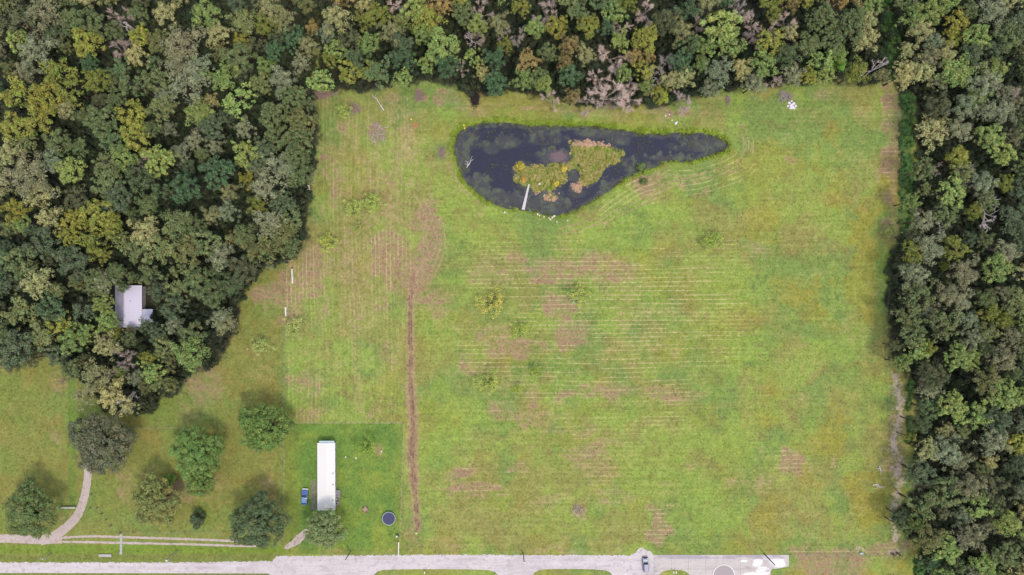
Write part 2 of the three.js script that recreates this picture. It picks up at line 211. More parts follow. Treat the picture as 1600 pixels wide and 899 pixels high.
{
  const nx = 440, nz = 250, pos = new Float32Array((nx + 1) * (nz + 1) * 3), uv = new Float32Array((nx + 1) * (nz + 1) * 2), idx = [];
  for (let j = 0; j <= nz; j++) for (let i = 0; i <= nx; i++) {
    const u = U0 + (U1 - U0) * i / nx, v = V0 + (V1 - V0) * j / nz, k = j * (nx + 1) + i, p = W(u, v, i && j && i < nx && j < nz ? height(u, v) : 0);
    pos.set([p.x, p.y, p.z], k * 3); uv.set([i / nx, 1 - j / nz], k * 2);
    if (i < nx && j < nz) idx.push(k, k + nx + 1, k + 1, k + 1, k + nx + 1, k + nx + 2);
  }
  const g = new THREE.BufferGeometry(); g.setAttribute('position', new THREE.BufferAttribute(pos, 3)); g.setAttribute('uv', new THREE.BufferAttribute(uv, 2)); g.setIndex(idx); g.computeVertexNormals();
  const bump = grit.clone(); bump.repeat.set(14, 8); bump.needsUpdate = true;
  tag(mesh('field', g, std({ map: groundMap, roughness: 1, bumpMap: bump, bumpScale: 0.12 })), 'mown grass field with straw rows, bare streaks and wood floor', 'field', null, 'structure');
  const far = tex(512, 512, (i, j, o) => { const n = fbm(i / 40, j / 40), m = vn(i / 3, j / 3); o[0] = 96 + n * 40 + m * 20; o[1] = 110 + n * 34 + m * 20; o[2] = 56 + n * 20 + m * 14; }, true, true);
  const a = W(U0, V0), b = W(U1, V1), R = 3000, q = (x0, x1, z0, z1) => { const p = new THREE.PlaneGeometry(x1 - x0, z1 - z0).rotateX(-Math.PI / 2).translate((x0 + x1) / 2, 0, (z0 + z1) / 2), t = p.attributes.uv, s = p.attributes.position; for (let i = 0; i < t.count; i++) t.setXY(i, s.getX(i) / 60, s.getZ(i) / 60); return p; };
  tag(mesh('ground', mergeGeometries([q(-R, R, -R, a.z), q(-R, R, b.z, R), q(-R, a.x, a.z, b.z), q(b.x, R, a.z, b.z)]), std({ map: far, roughness: 1 })), 'flat grassland running on beyond the field to the horizon', 'ground', null, 'structure');
}
// ---------------------------------------------------------------- pond water
{
  const s = new THREE.Shape(); const grown = [];
  for (let i = 0; i < POND.length; i++) { const p = POND[i], a = POND[(i + POND.length - 1) % POND.length], b = POND[(i + 1) % POND.length]; let nx = b[1] - a[1], ny = a[0] - b[0]; const l = Math.hypot(nx, ny); grown.push([p[0] + nx / l * 5, p[1] + ny / l * 5]); }
  grown.forEach(([u, v], i) => { const p = W(u, v); i ? s.lineTo(p.x, -p.z) : s.moveTo(p.x, -p.z); });
  const g = new THREE.ShapeGeometry(s).rotateX(-Math.PI / 2).translate(0, WATER, 0), uv = g.attributes.uv, ps = g.attributes.position, A = W(695, 180), B = W(1150, 350);
  for (let i = 0; i < uv.count; i++) uv.setXY(i, (ps.getX(i) - A.x) / (B.x - A.x), 1 - (ps.getZ(i) - A.z) / (B.z - A.z));
  const WEED = [[735, 215, 24, 20, .6], [790, 220, 22, 14, .8], [765, 228, 16, 14, .7], [850, 215, 40, 14, .6], [720, 250, 14, 50, .9], [745, 290, 22, 22, .9], [790, 312, 40, 16, .8], [840, 320, 34, 18, 1], [880, 320, 18, 16, .7], [935, 205, 40, 12, .8], [970, 215, 20, 14, .8], [1060, 225, 26, 12, .55], [1105, 225, 34, 14, .9], [1120, 235, 22, 10, .9], [1000, 262, 22, 12, .9], [985, 250, 12, 12, .6], [950, 290, 16, 12, .6], [1050, 246, 40, 8, .7], [893, 270, 14, 14, 1], [870, 245, 34, 14, .85], [815, 305, 20, 10, .5], [905, 300, 18, 10, .7]];
  const map = tex(1024, 382, (i, j, o) => {
    const u = 695 + (i + .5) / 1024 * 455, v = 350 - (j + .5) / 382 * 170, n = fbm(u / 8, v / 8), n2 = fbm(u / 22 + 9, v / 22), f = vn(u / 1.2, v / 1.2);
    o[0] = 12; o[1] = 14; o[2] = 48;
    const d = -at(dPond, u, v), di = at(dIsle, u, v);
    let w = Math.max(wob(WEED, u, v, (n2 - .5) * 20, (n - .5) * 16), sm(13, 3, d + (n2 - .5) * 10) * 0.85, sm(7, 1, di + (n - .5) * 6) * 0.7);
    w = sm(0.3, 0.62, w * 0.62 + n * 0.5 - 0.06);
    mixc(o, [66, 66, 62], w * 0.85); mixc(o, [84, 96, 58], w * sm(0.5, 0.66, n) * 0.7); mixc(o, [86, 90, 96], sm(0.62, 0.75, f * .6 + n * .4) * (0.25 + w * .5));
    const pk = 1 - Math.hypot((u - 872) / 26, (v - 245) / 13); if (pk > 0) mixc(o, [128, 98, 104], sm(0.1, 0.6, pk + (n - .5) * .7) * 0.8);
    mixc(o, [112, 132, 52], sm(0.62, 0.72, fbm(u / 6 + 70, v / 6)) * sm(9, 2, d) * 0.8);
  });
  tag(mesh('pond_water', g, std({ map, roughness: 0.22, bumpMap: (() => { const b = grit.clone(); b.repeat.set(3, 1.2); b.needsUpdate = true; return b; })(), bumpScale: 0.02 })), 'dark pond water with drifting weed', 'water', null, 'structure');
}
// ---------------------------------------------------------------- road, drives, slabs
const smooth = (pts, n, closed = false) => new THREE.CatmullRomCurve3(pts.map(([u, v]) => V(u, 0, v)), closed, 'catmullrom', 0.5).getPoints(n).map((p) => [p.x, p.z]);
function rough(pts, amp, step = 2.2, seed = 1, open = false) {          // frays an outline
  const r = rng(seed), out = [];
  for (let i = 0; i < pts.length - (open ? 1 : 0); i++) { const a = pts[i], b = pts[(i + 1) % pts.length], l = Math.hypot(b[0] - a[0], b[1] - a[1]), n = Math.max(1, Math.round(l / step)); for (let k = 0; k < n; k++) { const t = k / n; out.push([a[0] + (b[0] - a[0]) * t + (r() - .5) * amp * .6, a[1] + (b[1] - a[1]) * t + (r() - .5) * 2 * amp]); } }
  return out;
}
const path2 = (pts, C2 = THREE.Path) => { const s = new C2(); pts.forEach(([u, v], i) => { const p = W(u, v); i ? s.lineTo(p.x, -p.z) : s.moveTo(p.x, -p.z); }); s.closePath(); return s; };
function sheet(outer, y, th, holes = [], frame = [-80, 830, 1440, 965]) {
  const s = path2(outer, THREE.Shape); for (const h of holes) s.holes.push(path2(h));
  const g = new THREE.ExtrudeGeometry(s, { depth: th, bevelEnabled: false }).rotateX(-Math.PI / 2).translate(0, y - th, 0), ps = g.attributes.position, uv = g.attributes.uv, A = W(frame[0], frame[1]), B = W(frame[2], frame[3]);
  for (let i = 0; i < uv.count; i++) uv.setXY(i, (ps.getX(i) - A.x) / (B.x - A.x), 1 - (ps.getZ(i) - A.z) / (B.z - A.z));
  return g;
}
const roadMap = tex(2048, 182, (i, j, o) => {
  const u = -80 + i / 2048 * 1520, v = 965 - j / 182 * 135, n = fbm(u / 30, v / 12), t = vn(u / 60, v / 1.6), f = vn(u / .9, v / .9);
  o[0] = 220; o[1] = 211; o[2] = 213; mixc(o, [196, 184, 188], sm(.48, .7, n) * .4); mixc(o, [228, 220, 226], sm(.5, .75, t) * .5); mixc(o, [196, 184, 184], sm(.58, .74, fbm(u / 22 + 60, v / 3)) * .4); mixc(o, [176, 160, 168], sm(.72, .85, vn(u / 5 + 9, v / 3)) * .35);
  if (u > 1022) { mixc(o, [206, 198, 192], .5); const w = Math.max(...[[1183, 880, 9, 7], [1192, 893, 12, 8], [1180, 902, 24, 8], [1216, 879, 14, 9], [1163, 877, 9, 3], [1200, 872, 8, 4]].map(([a, b, c, d]) => 1 - Math.hypot((u - a) / c, (v - b) / d))); if (w > -.4) mixc(o, [255, 250, 248], sm(.0, .35, w + (n - .5) * 1.3)); mixc(o, [160, 152, 172], sm(.45, .6, n + (v < 874 ? .12 : -.2)) * .5); }
  const k = .93 + .12 * f; o[0] *= k; o[1] *= k; o[2] *= k;
});
const roadMat = std({ map: roadMap, roughness: 0.95 });
{
  const top = rough([[-80, 879.3], [300, 879.3], [425, 877.2], [432, 869.5], [560, 868.4], [700, 867.2], [860, 867.6], [985, 868], [992, 864], [998, 858], [1003, 855.5], [1008, 858.5], [1016, 862], [1021.6, 867.6]], 1.2, 1.8, 4, true);
  const outer = [...top, [1021.7, 868], [1021.7, 930], [425, 930], [420, 896.5], [-80, 895.6]];
  const isl = (a, b, t, s) => rough(smooth([[a, 906], [a + 1, 898], [a + 9, t + 2], [a + 26, t], [(a + b) / 2, t - .6], [b - 24, t + .4], [b - 8, t + 2.5], [b, 898], [b + 1, 906]], 40), .35, 2, s);
  tag(mesh('road', sheet(outer, 0.03, 0.12, [isl(584, 777, 890.4, 8), isl(832, 956, 890, 9)]), roadMat), 'pale shell road along the bottom of the field', 'road', null, 'structure');
  // concrete apron laid in slabs
  const ap = new THREE.Group(); ap.name = 'concrete_apron'; scene.add(ap); tag(ap, 'pale concrete apron of wide slabs right of the grey van', 'apron', null, 'structure');
  const xs = [1022, 1049, 1076, 1103, 1130, 1157, 1183, 1208, 1233];
  const hole = smooth([[1029, 908], [1030, 898], [1038, 892], [1053, 890], [1068, 892], [1077, 898], [1079, 908]], 24), hole2 = [[1203, 893], [1212, 890.4], [1234, 885.5], [1234, 930], [1203, 930]];
  for (let i = 0; i < 8; i++) for (const [v0, v1] of [[867.5, 889.3], [889.6, 930]]) {
    const a = xs[i] + .12, b = xs[i + 1] - .12; let poly = [[a, v0], [b, v0], [b, v1], [a, v1]];
    const hs = v0 > 880 && i < 2 ? 1 : 0;
    if (hs) poly = i === 0 ? [[a, v0], [b, v0], [b, 890.6], [1042, 891.2], [1034, 894.5], [1030, 899], [1029, 908], [1029, v1], [a, v1]] : [[a, v0], [b, v0], [b, 900], [b, 897.3], [1072, 893.6], [1064, 891.2], [a, 890.6]];
    if (i === 2 && v0 > 880) poly = [[a, v0], [b, v0], [b, v1], [1080, v1], [1080, 908], [1079, 900.5], [a, 897.4]];
    if (v0 < 880 && i === 7) poly = [[a, v0], [b, v0], [b, 885.4], [1212, 889.3], [a, 889.3]];
    if (v0 > 880 && i >= 7) continue;
    if (v0 > 880 && i === 6) poly = [[a, v0], [1207, v0], [1204, 893.5], [1203, 930], [a, 930]];
    mesh('slab', sheet(poly, 0.045 + ((i * 7) % 3) * 0.004, 0.14), roadMat, ap);
  }
}
const sandMap = tex(512, 512, (i, j, o) => { const n = fbm(i / 30, j / 30), f = vn(i / 2, j / 2); o[0] = 203 + f * 20 - n * 16; o[1] = 189 + f * 20 - n * 20; o[2] = 185 + f * 18 - n * 22; mixc(o, [164, 140, 128], sm(.56, .7, fbm(i / 14 + 40, j / 14)) * .5); }, true, true);
const sandMat = std({ map: sandMap, roughness: 1 });
function ribbon(pts, w, seed, n = 60, amp = .35) {
  const c = smooth(pts, n), L = [], R = [], r = rng(seed);
  c.forEach(([u, v], i) => { const a = c[Math.max(0, i - 1)], b = c[Math.min(c.length - 1, i + 1)], dx = b[0] - a[0], dy = b[1] - a[1], l = Math.hypot(dx, dy), t = i / (c.length - 1), ww = (Array.isArray(w) ? w[0] + (w[1] - w[0]) * t : w) / 2; L.push([u + dy / l * (ww + (r() - .5) * amp * 2), v - dx / l * (ww + (r() - .5) * amp * 2)]); R.push([u - dy / l * (ww + (r() - .5) * amp * 2), v + dx / l * (ww + (r() - .5) * amp * 2)]); });
  return [...L, ...R.reverse()];
}
const drive = (name, poly, y, label) => tag(mesh(name, sheet(poly, y, 0.08, [], [0, 0, 70, 70]), sandMat), label, 'drive', null, 'structure');
drive('driveway', ribbon([[62, 846], [84, 838], [106, 822], [122, 803], [131, 778], [136, 752], [138, 722], [146, 700]], [15, 11], 3), 0.03, 'curved pale driveway climbing from the twin track to the dark oak');
drive('track', ribbon([[-80, 842], [10, 842], [60, 844], [96, 843]], 13, 5, 40), 0.022, 'pale gravel track reaching the left edge');
drive('wheel_track', ribbon([[92, 841], [140, 838.6], [200, 840], [280, 842.4], [345, 845], [400, 847]], 3.4, 6, 140, .45), 0.026, 'upper rut of the twin wheel track above the road');
drive('wheel_track', ribbon([[90, 847], [140, 847.6], [220, 849.4], [300, 851], [345, 852.6], [400, 854]], 3.2, 7, 140, .45), 0.026, 'lower rut of the twin wheel track above the road');
drive('sandy_entrance', [[443, 857], [449, 850], [456, 845], [463, 837], [470, 832], [476, 827], [484, 828], [483, 837], [474, 844], [468, 850], [458, 855], [450, 859]], 0.03, 'sandy strip leading from the road toward the mobile home');
drive('garden_path', ribbon([[208, 505], [209.5, 514], [211, 523], [216, 532], [222, 545]], [4.2, 3], 11, 30, .2), 0.03, 'narrow pale path running from the metal-roofed house into the trees');
console.log('setting done');
// ---------------------------------------------------------------- trees
const Q0 = V(0, 0, 0), Q1 = V(0, 0, 0);
class Geo {
  constructor() { this.p = []; this.n = []; this.c = []; }
  tri(a, b, c, n, col) { Q0.subVectors(b, a); Q1.subVectors(c, a); if (Q0.cross(Q1).dot(n) < 0) { const t = b; b = c; c = t; } this.p.push(a.x, a.y, a.z, b.x, b.y, b.z, c.x, c.y, c.z); for (let i = 0; i < 3; i++) { this.n.push(n.x, n.y, n.z); this.c.push(col[0], col[1], col[2]); } }
  build() { const g = new THREE.BufferGeometry(); for (const [k, a] of [['position', this.p], ['normal', this.n], ['color', this.c]]) g.setAttribute(k, new THREE.Float32BufferAttribute(a, 3)); return g; }
}
const T0 = V(0, 0, 0), T1 = V(0, 0, 0), T2 = V(0, 0, 0);
function leaf(G, p, n, l, w, r, col) {              // a folded leaf spray: two faces
  T0.set(r() - .5, r() - .5, r() - .5).cross(n).normalize(); T1.crossVectors(n, T0).normalize();
  const a = p.clone().addScaledVector(T0, -l / 2), b = p.clone().addScaledVector(T0, l / 2), up = w * (r() - .5) * .5;
  const c = p.clone().addScaledVector(T1, w / 2).addScaledVector(n, up), d = p.clone().addScaledVector(T1, -w / 2).addScaledVector(n, up);
  G.tri(a, c, b, n, col); G.tri(a, b, d, n, col);
}
function rdir(r) { const y = r() * 2 - 1, a = r() * 6.2832, s = Math.sqrt(1 - y * y); return V(Math.cos(a) * s, y, Math.sin(a) * s); }
// A crown of unit-sized tree: radius 5 m, crown centre at yc. Leaf clumps sit round the tips of the limbs.
function makeTree(seed, { R = 5, flat = .62, yc = 10, N = 92, M = 46, cr = [.1, .19], ls = [.3, .52], lobes = .28, hollow = .55, hue = .16, wisp = 0, trunkR = .32 }) {
  const r = rng(seed), G = new Geo(), tips = [], ph = r() * 6.28, ph2 = r() * 6.28;
  for (let i = 0; i < N; i++) {
    const a = r() * 6.2832, y = Math.pow(r(), .6) * 1.35 - .35, s = Math.sqrt(Math.max(0, 1 - y * y)), edge = 1 + lobes * (Math.sin(a * 3 + ph) * .5 + Math.sin(a * 5 + ph2) * .5);
    const rad = R * edge * (hollow + (1 - hollow) * Math.sqrt(r())) * .86;
    const c = V(Math.cos(a) * s * rad, yc + y * rad * flat + (r() - .5) * 1.5, Math.sin(a) * s * rad), k = R * (cr[0] + (cr[1] - cr[0]) * r());
    tips.push(c); const tint = .78 + r() * .44, warm = (r() - .5) * 2 * hue;
    const m = Math.round(M * (k / R / .2) ** 1.6);
    for (let q = 0; q < m; q++) {
      const d = rdir(r); if (d.y < -.35 && r() < .75) d.y = -d.y;
      const p = c.clone().add(V(d.x * k, d.y * k * .8, d.z * k).multiplyScalar(.62 + .45 * r()));
      const n = d.clone().multiplyScalar(.9).add(V((r() - .5) * 1.1, .35 + (r() - .5) * .9, (r() - .5) * 1.1)).normalize();
      const j = tint * (.8 + .4 * r()), l = ls[0] + (ls[1] - ls[0]) * r(), w = wisp && r() < wisp ? .1 : l * (.55 + .3 * r());
      leaf(G, p, n, wisp && w === .1 ? l * 2.2 : l, w, r, [j * (1 + warm), j, j * (1 - Math.abs(warm) * .5)]);
    }
  }
  const B = [], top = V((r() - .5) * .8, yc - R * .1, (r() - .5) * .8), fork = V((r() - .5) * .3, yc * .45, (r() - .5) * .3);
  B.push(rod(V(0, -.3, 0), fork, trunkR * 1.15, trunkR * .8, 7), rod(fork, top, trunkR * .8, trunkR * .4, 6));
  for (let i = 0; i < tips.length; i += 4) { const t = tips[i], s = fork.clone().lerp(top, .15 + .75 * r()), mid = s.clone().lerp(t, .55).add(V(0, .4, 0)); B.push(rod(s, mid, trunkR * .4, trunkR * .24, 5), rod(mid, t, trunkR * .24, trunkR * .07, 4)); }
  return { crown: G.build(), trunk: mergeGeometries(B) };
}
// leafless tree: forking limbs and a haze of twigs
function makeBare(seed, { R = 5, ht = 12, levels = 4, twigs = 26, thick = .3, spread = .75, twigW = .1 }) {
  const r = rng(seed), G = new Geo(), B = [];
  function grow(p, d, len, rad, lev) {
    const e = p.clone().addScaledVector(d, len); B.push(rod(p, e, rad, rad * .68, lev > 2 ? 4 : 5));
    if (lev >= 2) for (let i = 0; i < twigs * (lev === levels ? 1 : .4); i++) {
      const s = p.clone().lerp(e, r()), q = rdir(r).multiplyScalar(.8).add(d).normalize(), n = V(r() - .5, .8, r() - .5).normalize(), l = .5 + r() * 1.1, side = V(0, 0, 0).crossVectors(q, n).normalize().multiplyScalar(twigW * (.5 + r()) * .5), c = .75 + r() * .5;
      const t = s.clone().addScaledVector(q, l); G.tri(s.clone().add(side), t, s.clone().sub(side), n, [c, c, c]);
    }
    if (lev < levels) for (let i = 0; i < (lev === 1 ? 5 : 3); i++) { const q = d.clone().multiplyScalar(1).add(rdir(r).multiplyScalar(lev === 1 ? spread * 1.5 : spread)); q.y = Math.max(-.1, q.y * .8); q.normalize(); grow(e.clone().lerp(p, r() * .3), q, len * (lev === 1 ? .62 : .68) * (.75 + r() * .5), rad * .6, lev + 1); }
  }
  grow(V(0, -.3, 0), V((r() - .5) * .2, 1, (r() - .5) * .2).normalize(), ht * .42, thick, 1);
  return { crown: G.build(), trunk: mergeGeometries(B) };
}
console.log('tree forms');
const FORMS = { round: [], wisp: [], bare: [], snag: [], sparse: [] };
const SHAPES = [{}, { lobes: .5, N: 74 }, { cr: [.07, .15], N: 130, M: 60 }, { flat: .85, lobes: .4 }, { hollow: .3, N: 70, cr: [.12, .24], M: 40 }, { lobes: .55, hollow: .4, N: 64, cr: [.08, .2], M: 50 }, { flat: .5, N: 110, cr: [.08, .15], M: 52 }, { lobes: .35, ls: [.4, .72], M: 34, N: 80 }, { N: 56, cr: [.09, .17], lobes: .45, hollow: .35 }];
SHAPES.forEach((o, i) => FORMS.round.push(makeTree(100 + i, o)));
for (let i = 0; i < 4; i++) FORMS.wisp.push(makeTree(140 + i, { N: 80, M: 36, wisp: .5, ls: [.3, .52], cr: [.09, .2], hue: .07, hollow: .35, lobes: .35 }));
for (let i = 0; i < 4; i++) FORMS.bare.push(makeBare(160 + i, { twigs: 34, thick: .2, twigW: .085 }));
for (let i = 0; i < 3; i++) FORMS.snag.push(makeBare(180 + i, { twigs: 2, thick: .42, levels: 4, spread: .95, twigW: .16 }));
for (let i = 0; i < 4; i++) FORMS.sparse.push(makeTree(200 + i, { N: 60, M: 34, yc: 2.4, flat: .3, cr: [.12, .2], ls: [.25, .45], lobes: .5, hollow: .3, trunkR: .16 }));
const OAK = []; for (let i = 0; i < 4; i++) OAK.push(makeTree(230 + i, { R: 10, yc: 8.6, flat: .62, N: 260, M: 150, cr: [.075, .13], ls: [.34, .62], lobes: .16, hollow: .55, trunkR: .55 }));
const SHRUB = []; for (let i = 0; i < 3; i++) SHRUB.push(makeTree(260 + i, { R: 1.2, yc: .95, flat: .7, N: 26, M: 34, cr: [.25, .42], ls: [.16, .3], lobes: .2, hollow: .3, trunkR: .07 }));

const fol = (r, g, b, k) => new THREE.MeshStandardMaterial({ color: base(r, g, b, k), vertexColors: true, roughness: 0.85, side: THREE.DoubleSide });
const FK = 0.76, RV = rng(88), vary = (r, g, b, n) => Array.from({ length: n }, () => { const k = 1 + (RV() - .5) * .2, w = (RV() - .5) * 16; return fol(Math.min(250, r * k + w), g * k + w * .3, b * k - Math.abs(w) * .3, FK); });      // crowns shade themselves: their leaves are lighter than the crown looks
const KIND = {
  olive: { m: vary(93, 102, 63, 6), words: 'olive green broadleaf tree', name: 'broadleaf_tree', form: 'round', group: 'olive trees of the woods' },
  yellow: { m: vary(116, 120, 52, 6), words: 'yellowing broadleaf tree', name: 'yellowing_tree', form: 'round', group: 'yellowing trees of the woods' },
  grey: { m: vary(108, 113, 86, 6), words: 'grey green mossy tree', name: 'mossy_tree', form: 'wisp', group: 'grey green trees of the woods' },
  light: { m: vary(110, 126, 68, 6), words: 'light green leafy tree', name: 'leafy_tree', form: 'round', group: 'light green trees of the woods' },
  dark: { m: vary(72, 82, 58, 5), words: 'dark green evergreen tree', name: 'evergreen_tree', form: 'round', group: 'dark green trees of the woods' },
  deep: { m: vary(74, 94, 62, 5), words: 'deep bluish green tree', name: 'bluish_tree', form: 'round', group: 'bluish green trees of the woods' },
  pink: { m: vary(164, 150, 142, 4), words: 'leafless pinkish grey tree', name: 'leafless_tree', form: 'bare', group: 'leafless trees of the woods' },
  rust: { m: vary(132, 116, 70, 4), words: 'rusty orange brown tree', name: 'rusty_tree', form: 'wisp', group: 'rusty trees of the woods' },
  snag: { m: [fol(196, 186, 182, FK)], words: 'bare whitish dead snag', name: 'dead_snag', form: 'snag', group: 'dead snags of the woods' },
  straw: { m: vary(132, 132, 88, 5), words: 'straw green wispy tree', name: 'wispy_tree', form: 'wisp', group: 'straw green trees of the woods' },
};
const bark = std({ color: base(92, 82, 74), roughness: 1 }), greyBark = std({ color: base(150, 136, 130), roughness: 1 }), whiteBark = std({ color: base(208, 196, 194, 1.25), roughness: 1 });
const barkOf = { pink: greyBark, snag: whiteBark };
const R0 = rng(4242);
function plant(form, mat, bk, name, pos, sx, sy, sz, turn) {
  const g = new THREE.Group(); g.name = numbered(name); g.position.copy(pos); g.scale.set(sx, sy, sz); g.rotation.y = turn; scene.add(g);
  mesh('trunk', form.trunk, bk, g); mesh('crown', form.crown, mat, g); return g;
}
// [kind, u, v, radius] of crowns one can pick out, then the gaps are filled
const K = { o: 'olive', y: 'yellow', c: 'grey', l: 'light', d: 'dark', i: 'deep', f: 'pink', g: 'rust', s: 'snag', w: 'straw' };
const PICKED = `y,135,68,24 y,90,115,26 y,30,150,28 y,70,150,26 y,108,140,26 y,60,190,26 y,20,200,24 y,150,125,18 y,205,182,24 y,210,212,24 l,320,20,24 l,372,155,28 l,345,120,22 c,285,72,34 c,292,125,34 c,260,155,20 c,55,80,28 c,65,18,28 d,20,30,30 o,110,30,24 o,142,36,20 f,180,20,16 s,195,38,12 f,182,78,18 w,212,85,18 y,215,55,16 o,252,172,22 l,310,175,22 o,155,188,26 i,172,216,20 y,376,62,14 w,340,52,20 o,372,92,26 d,380,112,18 d,330,196,22 c,382,200,16 w,258,20,20 o,218,16,18 c,40,110,20 w,102,170,16 l,25,60,18 c,275,100,24 c,310,105,22
y,115,346,22 y,150,335,26 y,172,350,20 y,148,378,26 y,105,370,16 y,160,400,14 c,45,275,38 c,78,255,20 w,60,300,24 y,22,330,20 l,30,345,16 w,75,342,22 o,165,258,22 l,245,250,24 o,168,290,24 i,215,280,24 i,290,292,24 i,338,268,26 d,182,310,22 w,330,335,16 f,210,246,14 s,155,256,9 y,386,282,14 s,392,292,8 l,108,265,22 l,190,245,20 w,225,362,26 o,250,388,24 o,290,390,24 o,215,390,22 o,275,350,24 c,345,400,22 d,60,380,26 o,30,410,26 d,110,410,26 o,150,440,22 w,55,440,26 o,230,320,18 l,385,240,22 o,320,380,22 c,355,330,18 g,360,372,10
w,525,28,24 y,590,22,18 y,567,34,14 g,487,42,10 y,545,112,20 y,580,110,16 l,690,75,26 f,738,56,14 s,735,52,10 y,790,72,14 l,745,40,16 i,592,112,22 i,632,92,20 i,700,104,20 i,560,90,20 l,415,105,16 c,440,125,22 l,500,125,18 o,455,150,22 o,425,180,22 o,470,192,24 o,468,218,20 o,432,212,22 w,480,72,18 l,525,75,16 i,455,55,18 d,545,60,20 w,425,12,24 w,445,30,18 y,415,40,18 c,510,50,16 y,665,28,26 g,680,30,10 l,648,12,18 l,660,52,16 l,628,122,16 i,775,132,18 i,772,95,20 l,740,90,16 w,610,50,20 d,625,70,22 f,720,105,10 l,575,65,18 w,780,35,18 f,785,48,10 l,668,98,16 y,515,92,12
f,855,14,18 f,810,45,14 g,890,70,18 g,882,95,14 g,825,95,18 l,960,16,20 f,977,34,14 y,1010,58,20 g,1014,86,12 y,1006,108,18 f,955,84,24 l,1130,40,28 l,1102,70,18 l,1142,66,22 f,1092,28,12 f,1185,30,16 f,950,145,26 f,920,148,20 f,985,150,18 f,866,150,14 f,1065,152,16 c,1110,138,16 y,1030,148,16 f,940,118,16 f,990,128,12 w,1070,120,18 l,970,62,16 w,1065,48,20 y,920,38,18 o,905,15,20 l,835,42,16 y,815,12,16 i,950,45,14 i,1080,70,16 c,1125,110,22 w,1160,105,18 c,1180,130,18 s,1020,120,12 f,1175,60,14 y,870,40,18 o,840,120,18 i,1065,95,18 l,850,130,14 i,890,118,18 d,1040,30,22 w,915,85,16 w,1045,125,14 f,1040,112,12 l,815,125,18 f,1165,8,16
f,1240,26,18 f,1212,40,14 y,1210,22,12 l,1285,95,20 o,1300,60,24 o,1330,35,24 o,1285,25,22 w,1360,28,16 y,1340,112,20 w,1440,48,22 y,1498,36,20 y,1488,58,14 l,1497,112,28 c,1540,128,26 f,1590,135,14 c,1555,20,26 o,1580,55,24 l,1530,55,20 c,1460,65,16 w,1415,115,20 w,1440,110,22 s,1378,100,14 l,1425,25,18 w,1380,118,14 c,1455,90,18 d,1520,85,18 l,1555,110,20 c,1510,165,22 l,1530,150,18 c,1570,175,24 d,1465,165,22 w,1460,205,26 l,1550,215,22 c,1500,200,22 c,1240,115,18 f,1215,118,12 y,1265,118,14 l,1290,118,16 i,1230,85,20 o,1265,70,20 w,1355,60,20 c,1545,170,18
l,1425,316,15 o,1445,265,18 y,1500,245,18 c,1535,285,22 f,1530,280,12 l,1490,300,22 y,1525,330,14 o,1480,335,20 s,1565,325,18 s,1488,354,9 s,1525,262,9 l,1570,240,20 y,1572,285,14 f,1475,258,10 c,1455,385,26 y,1430,395,18 y,1490,390,22 l,1560,420,22 c,1575,395,20 f,1580,395,14 c,1510,425,24 y,1477,415,8 c,1430,430,22 o,1440,460,24 c,1480,460,22 c,1505,470,18 y,1572,500,14 y,1550,492,16 s,1558,536,12 o,1475,510,24 o,1430,525,20 l,1435,545,20 y,1450,545,14 o,1400,540,10 l,1500,560,22 l,1520,560,16 c,1570,560,24 d,1460,590,22 l,1572,620,24 l,1490,635,22 l,1525,650,22 c,1455,605,20 s,1508,642,9 i,1440,662,16 i,1455,640,18 d,1560,660,22 c,1480,705,26 y,1424,684,10 w,1450,705,18 y,1590,695,18 c,1555,690,24 d,1440,740,24 o,1480,770,26 d,1550,760,24 l,1530,790,22 o,1440,790,22 c,1500,720,20 d,1408,808,14 o,1412,826,14 o,1450,840,24 l,1480,860,22 c,1520,840,24 f,1508,838,12 l,1580,820,22 i,1456,885,14 o,1575,870,22
o,190,449,9 c,202,515,8 l,177,502,11 o,230,509,9 l,1540,886,18 o,1500,885,14 c,345,500,20 w,350,505,18 l,295,555,28 o,300,525,20 d,270,480,24 o,275,460,22 o,255,545,18 l,235,580,18 y,230,560,12 w,150,590,26 w,175,620,24 w,130,620,20 y,183,597,10 l,188,582,10 s,185,628,14 w,200,635,14 f,180,560,18 w,165,540,20 l,130,520,20 y,90,510,20 l,110,535,20 o,60,525,24 d,20,545,28 d,45,560,16 o,35,490,26 l,165,500,18 l,160,475,16 y,180,520,10 o,200,530,12 d,228,510,13 c,160,442,16 o,330,460,22 o,305,440,24 d,380,420,22 o,410,395,26 o,440,370,26 o,450,340,22 c,420,350,24 o,470,270,22 c,440,260,26 c,415,290,24 o,460,240,20 d,440,315,20 o,380,370,22 d,410,240,22 o,455,385,18 d,245,520,14 o,250,600,16 o,265,600,12 f,170,590,12 d,245,455,16 o,235,430,18 o,180,425,18 o,205,434,10`;
const trees = PICKED.split(/\s+/).map((t) => { const [k, u, v, r] = t.split(','); return { k: K[k], u: +u, v: +v, r: +r }; });
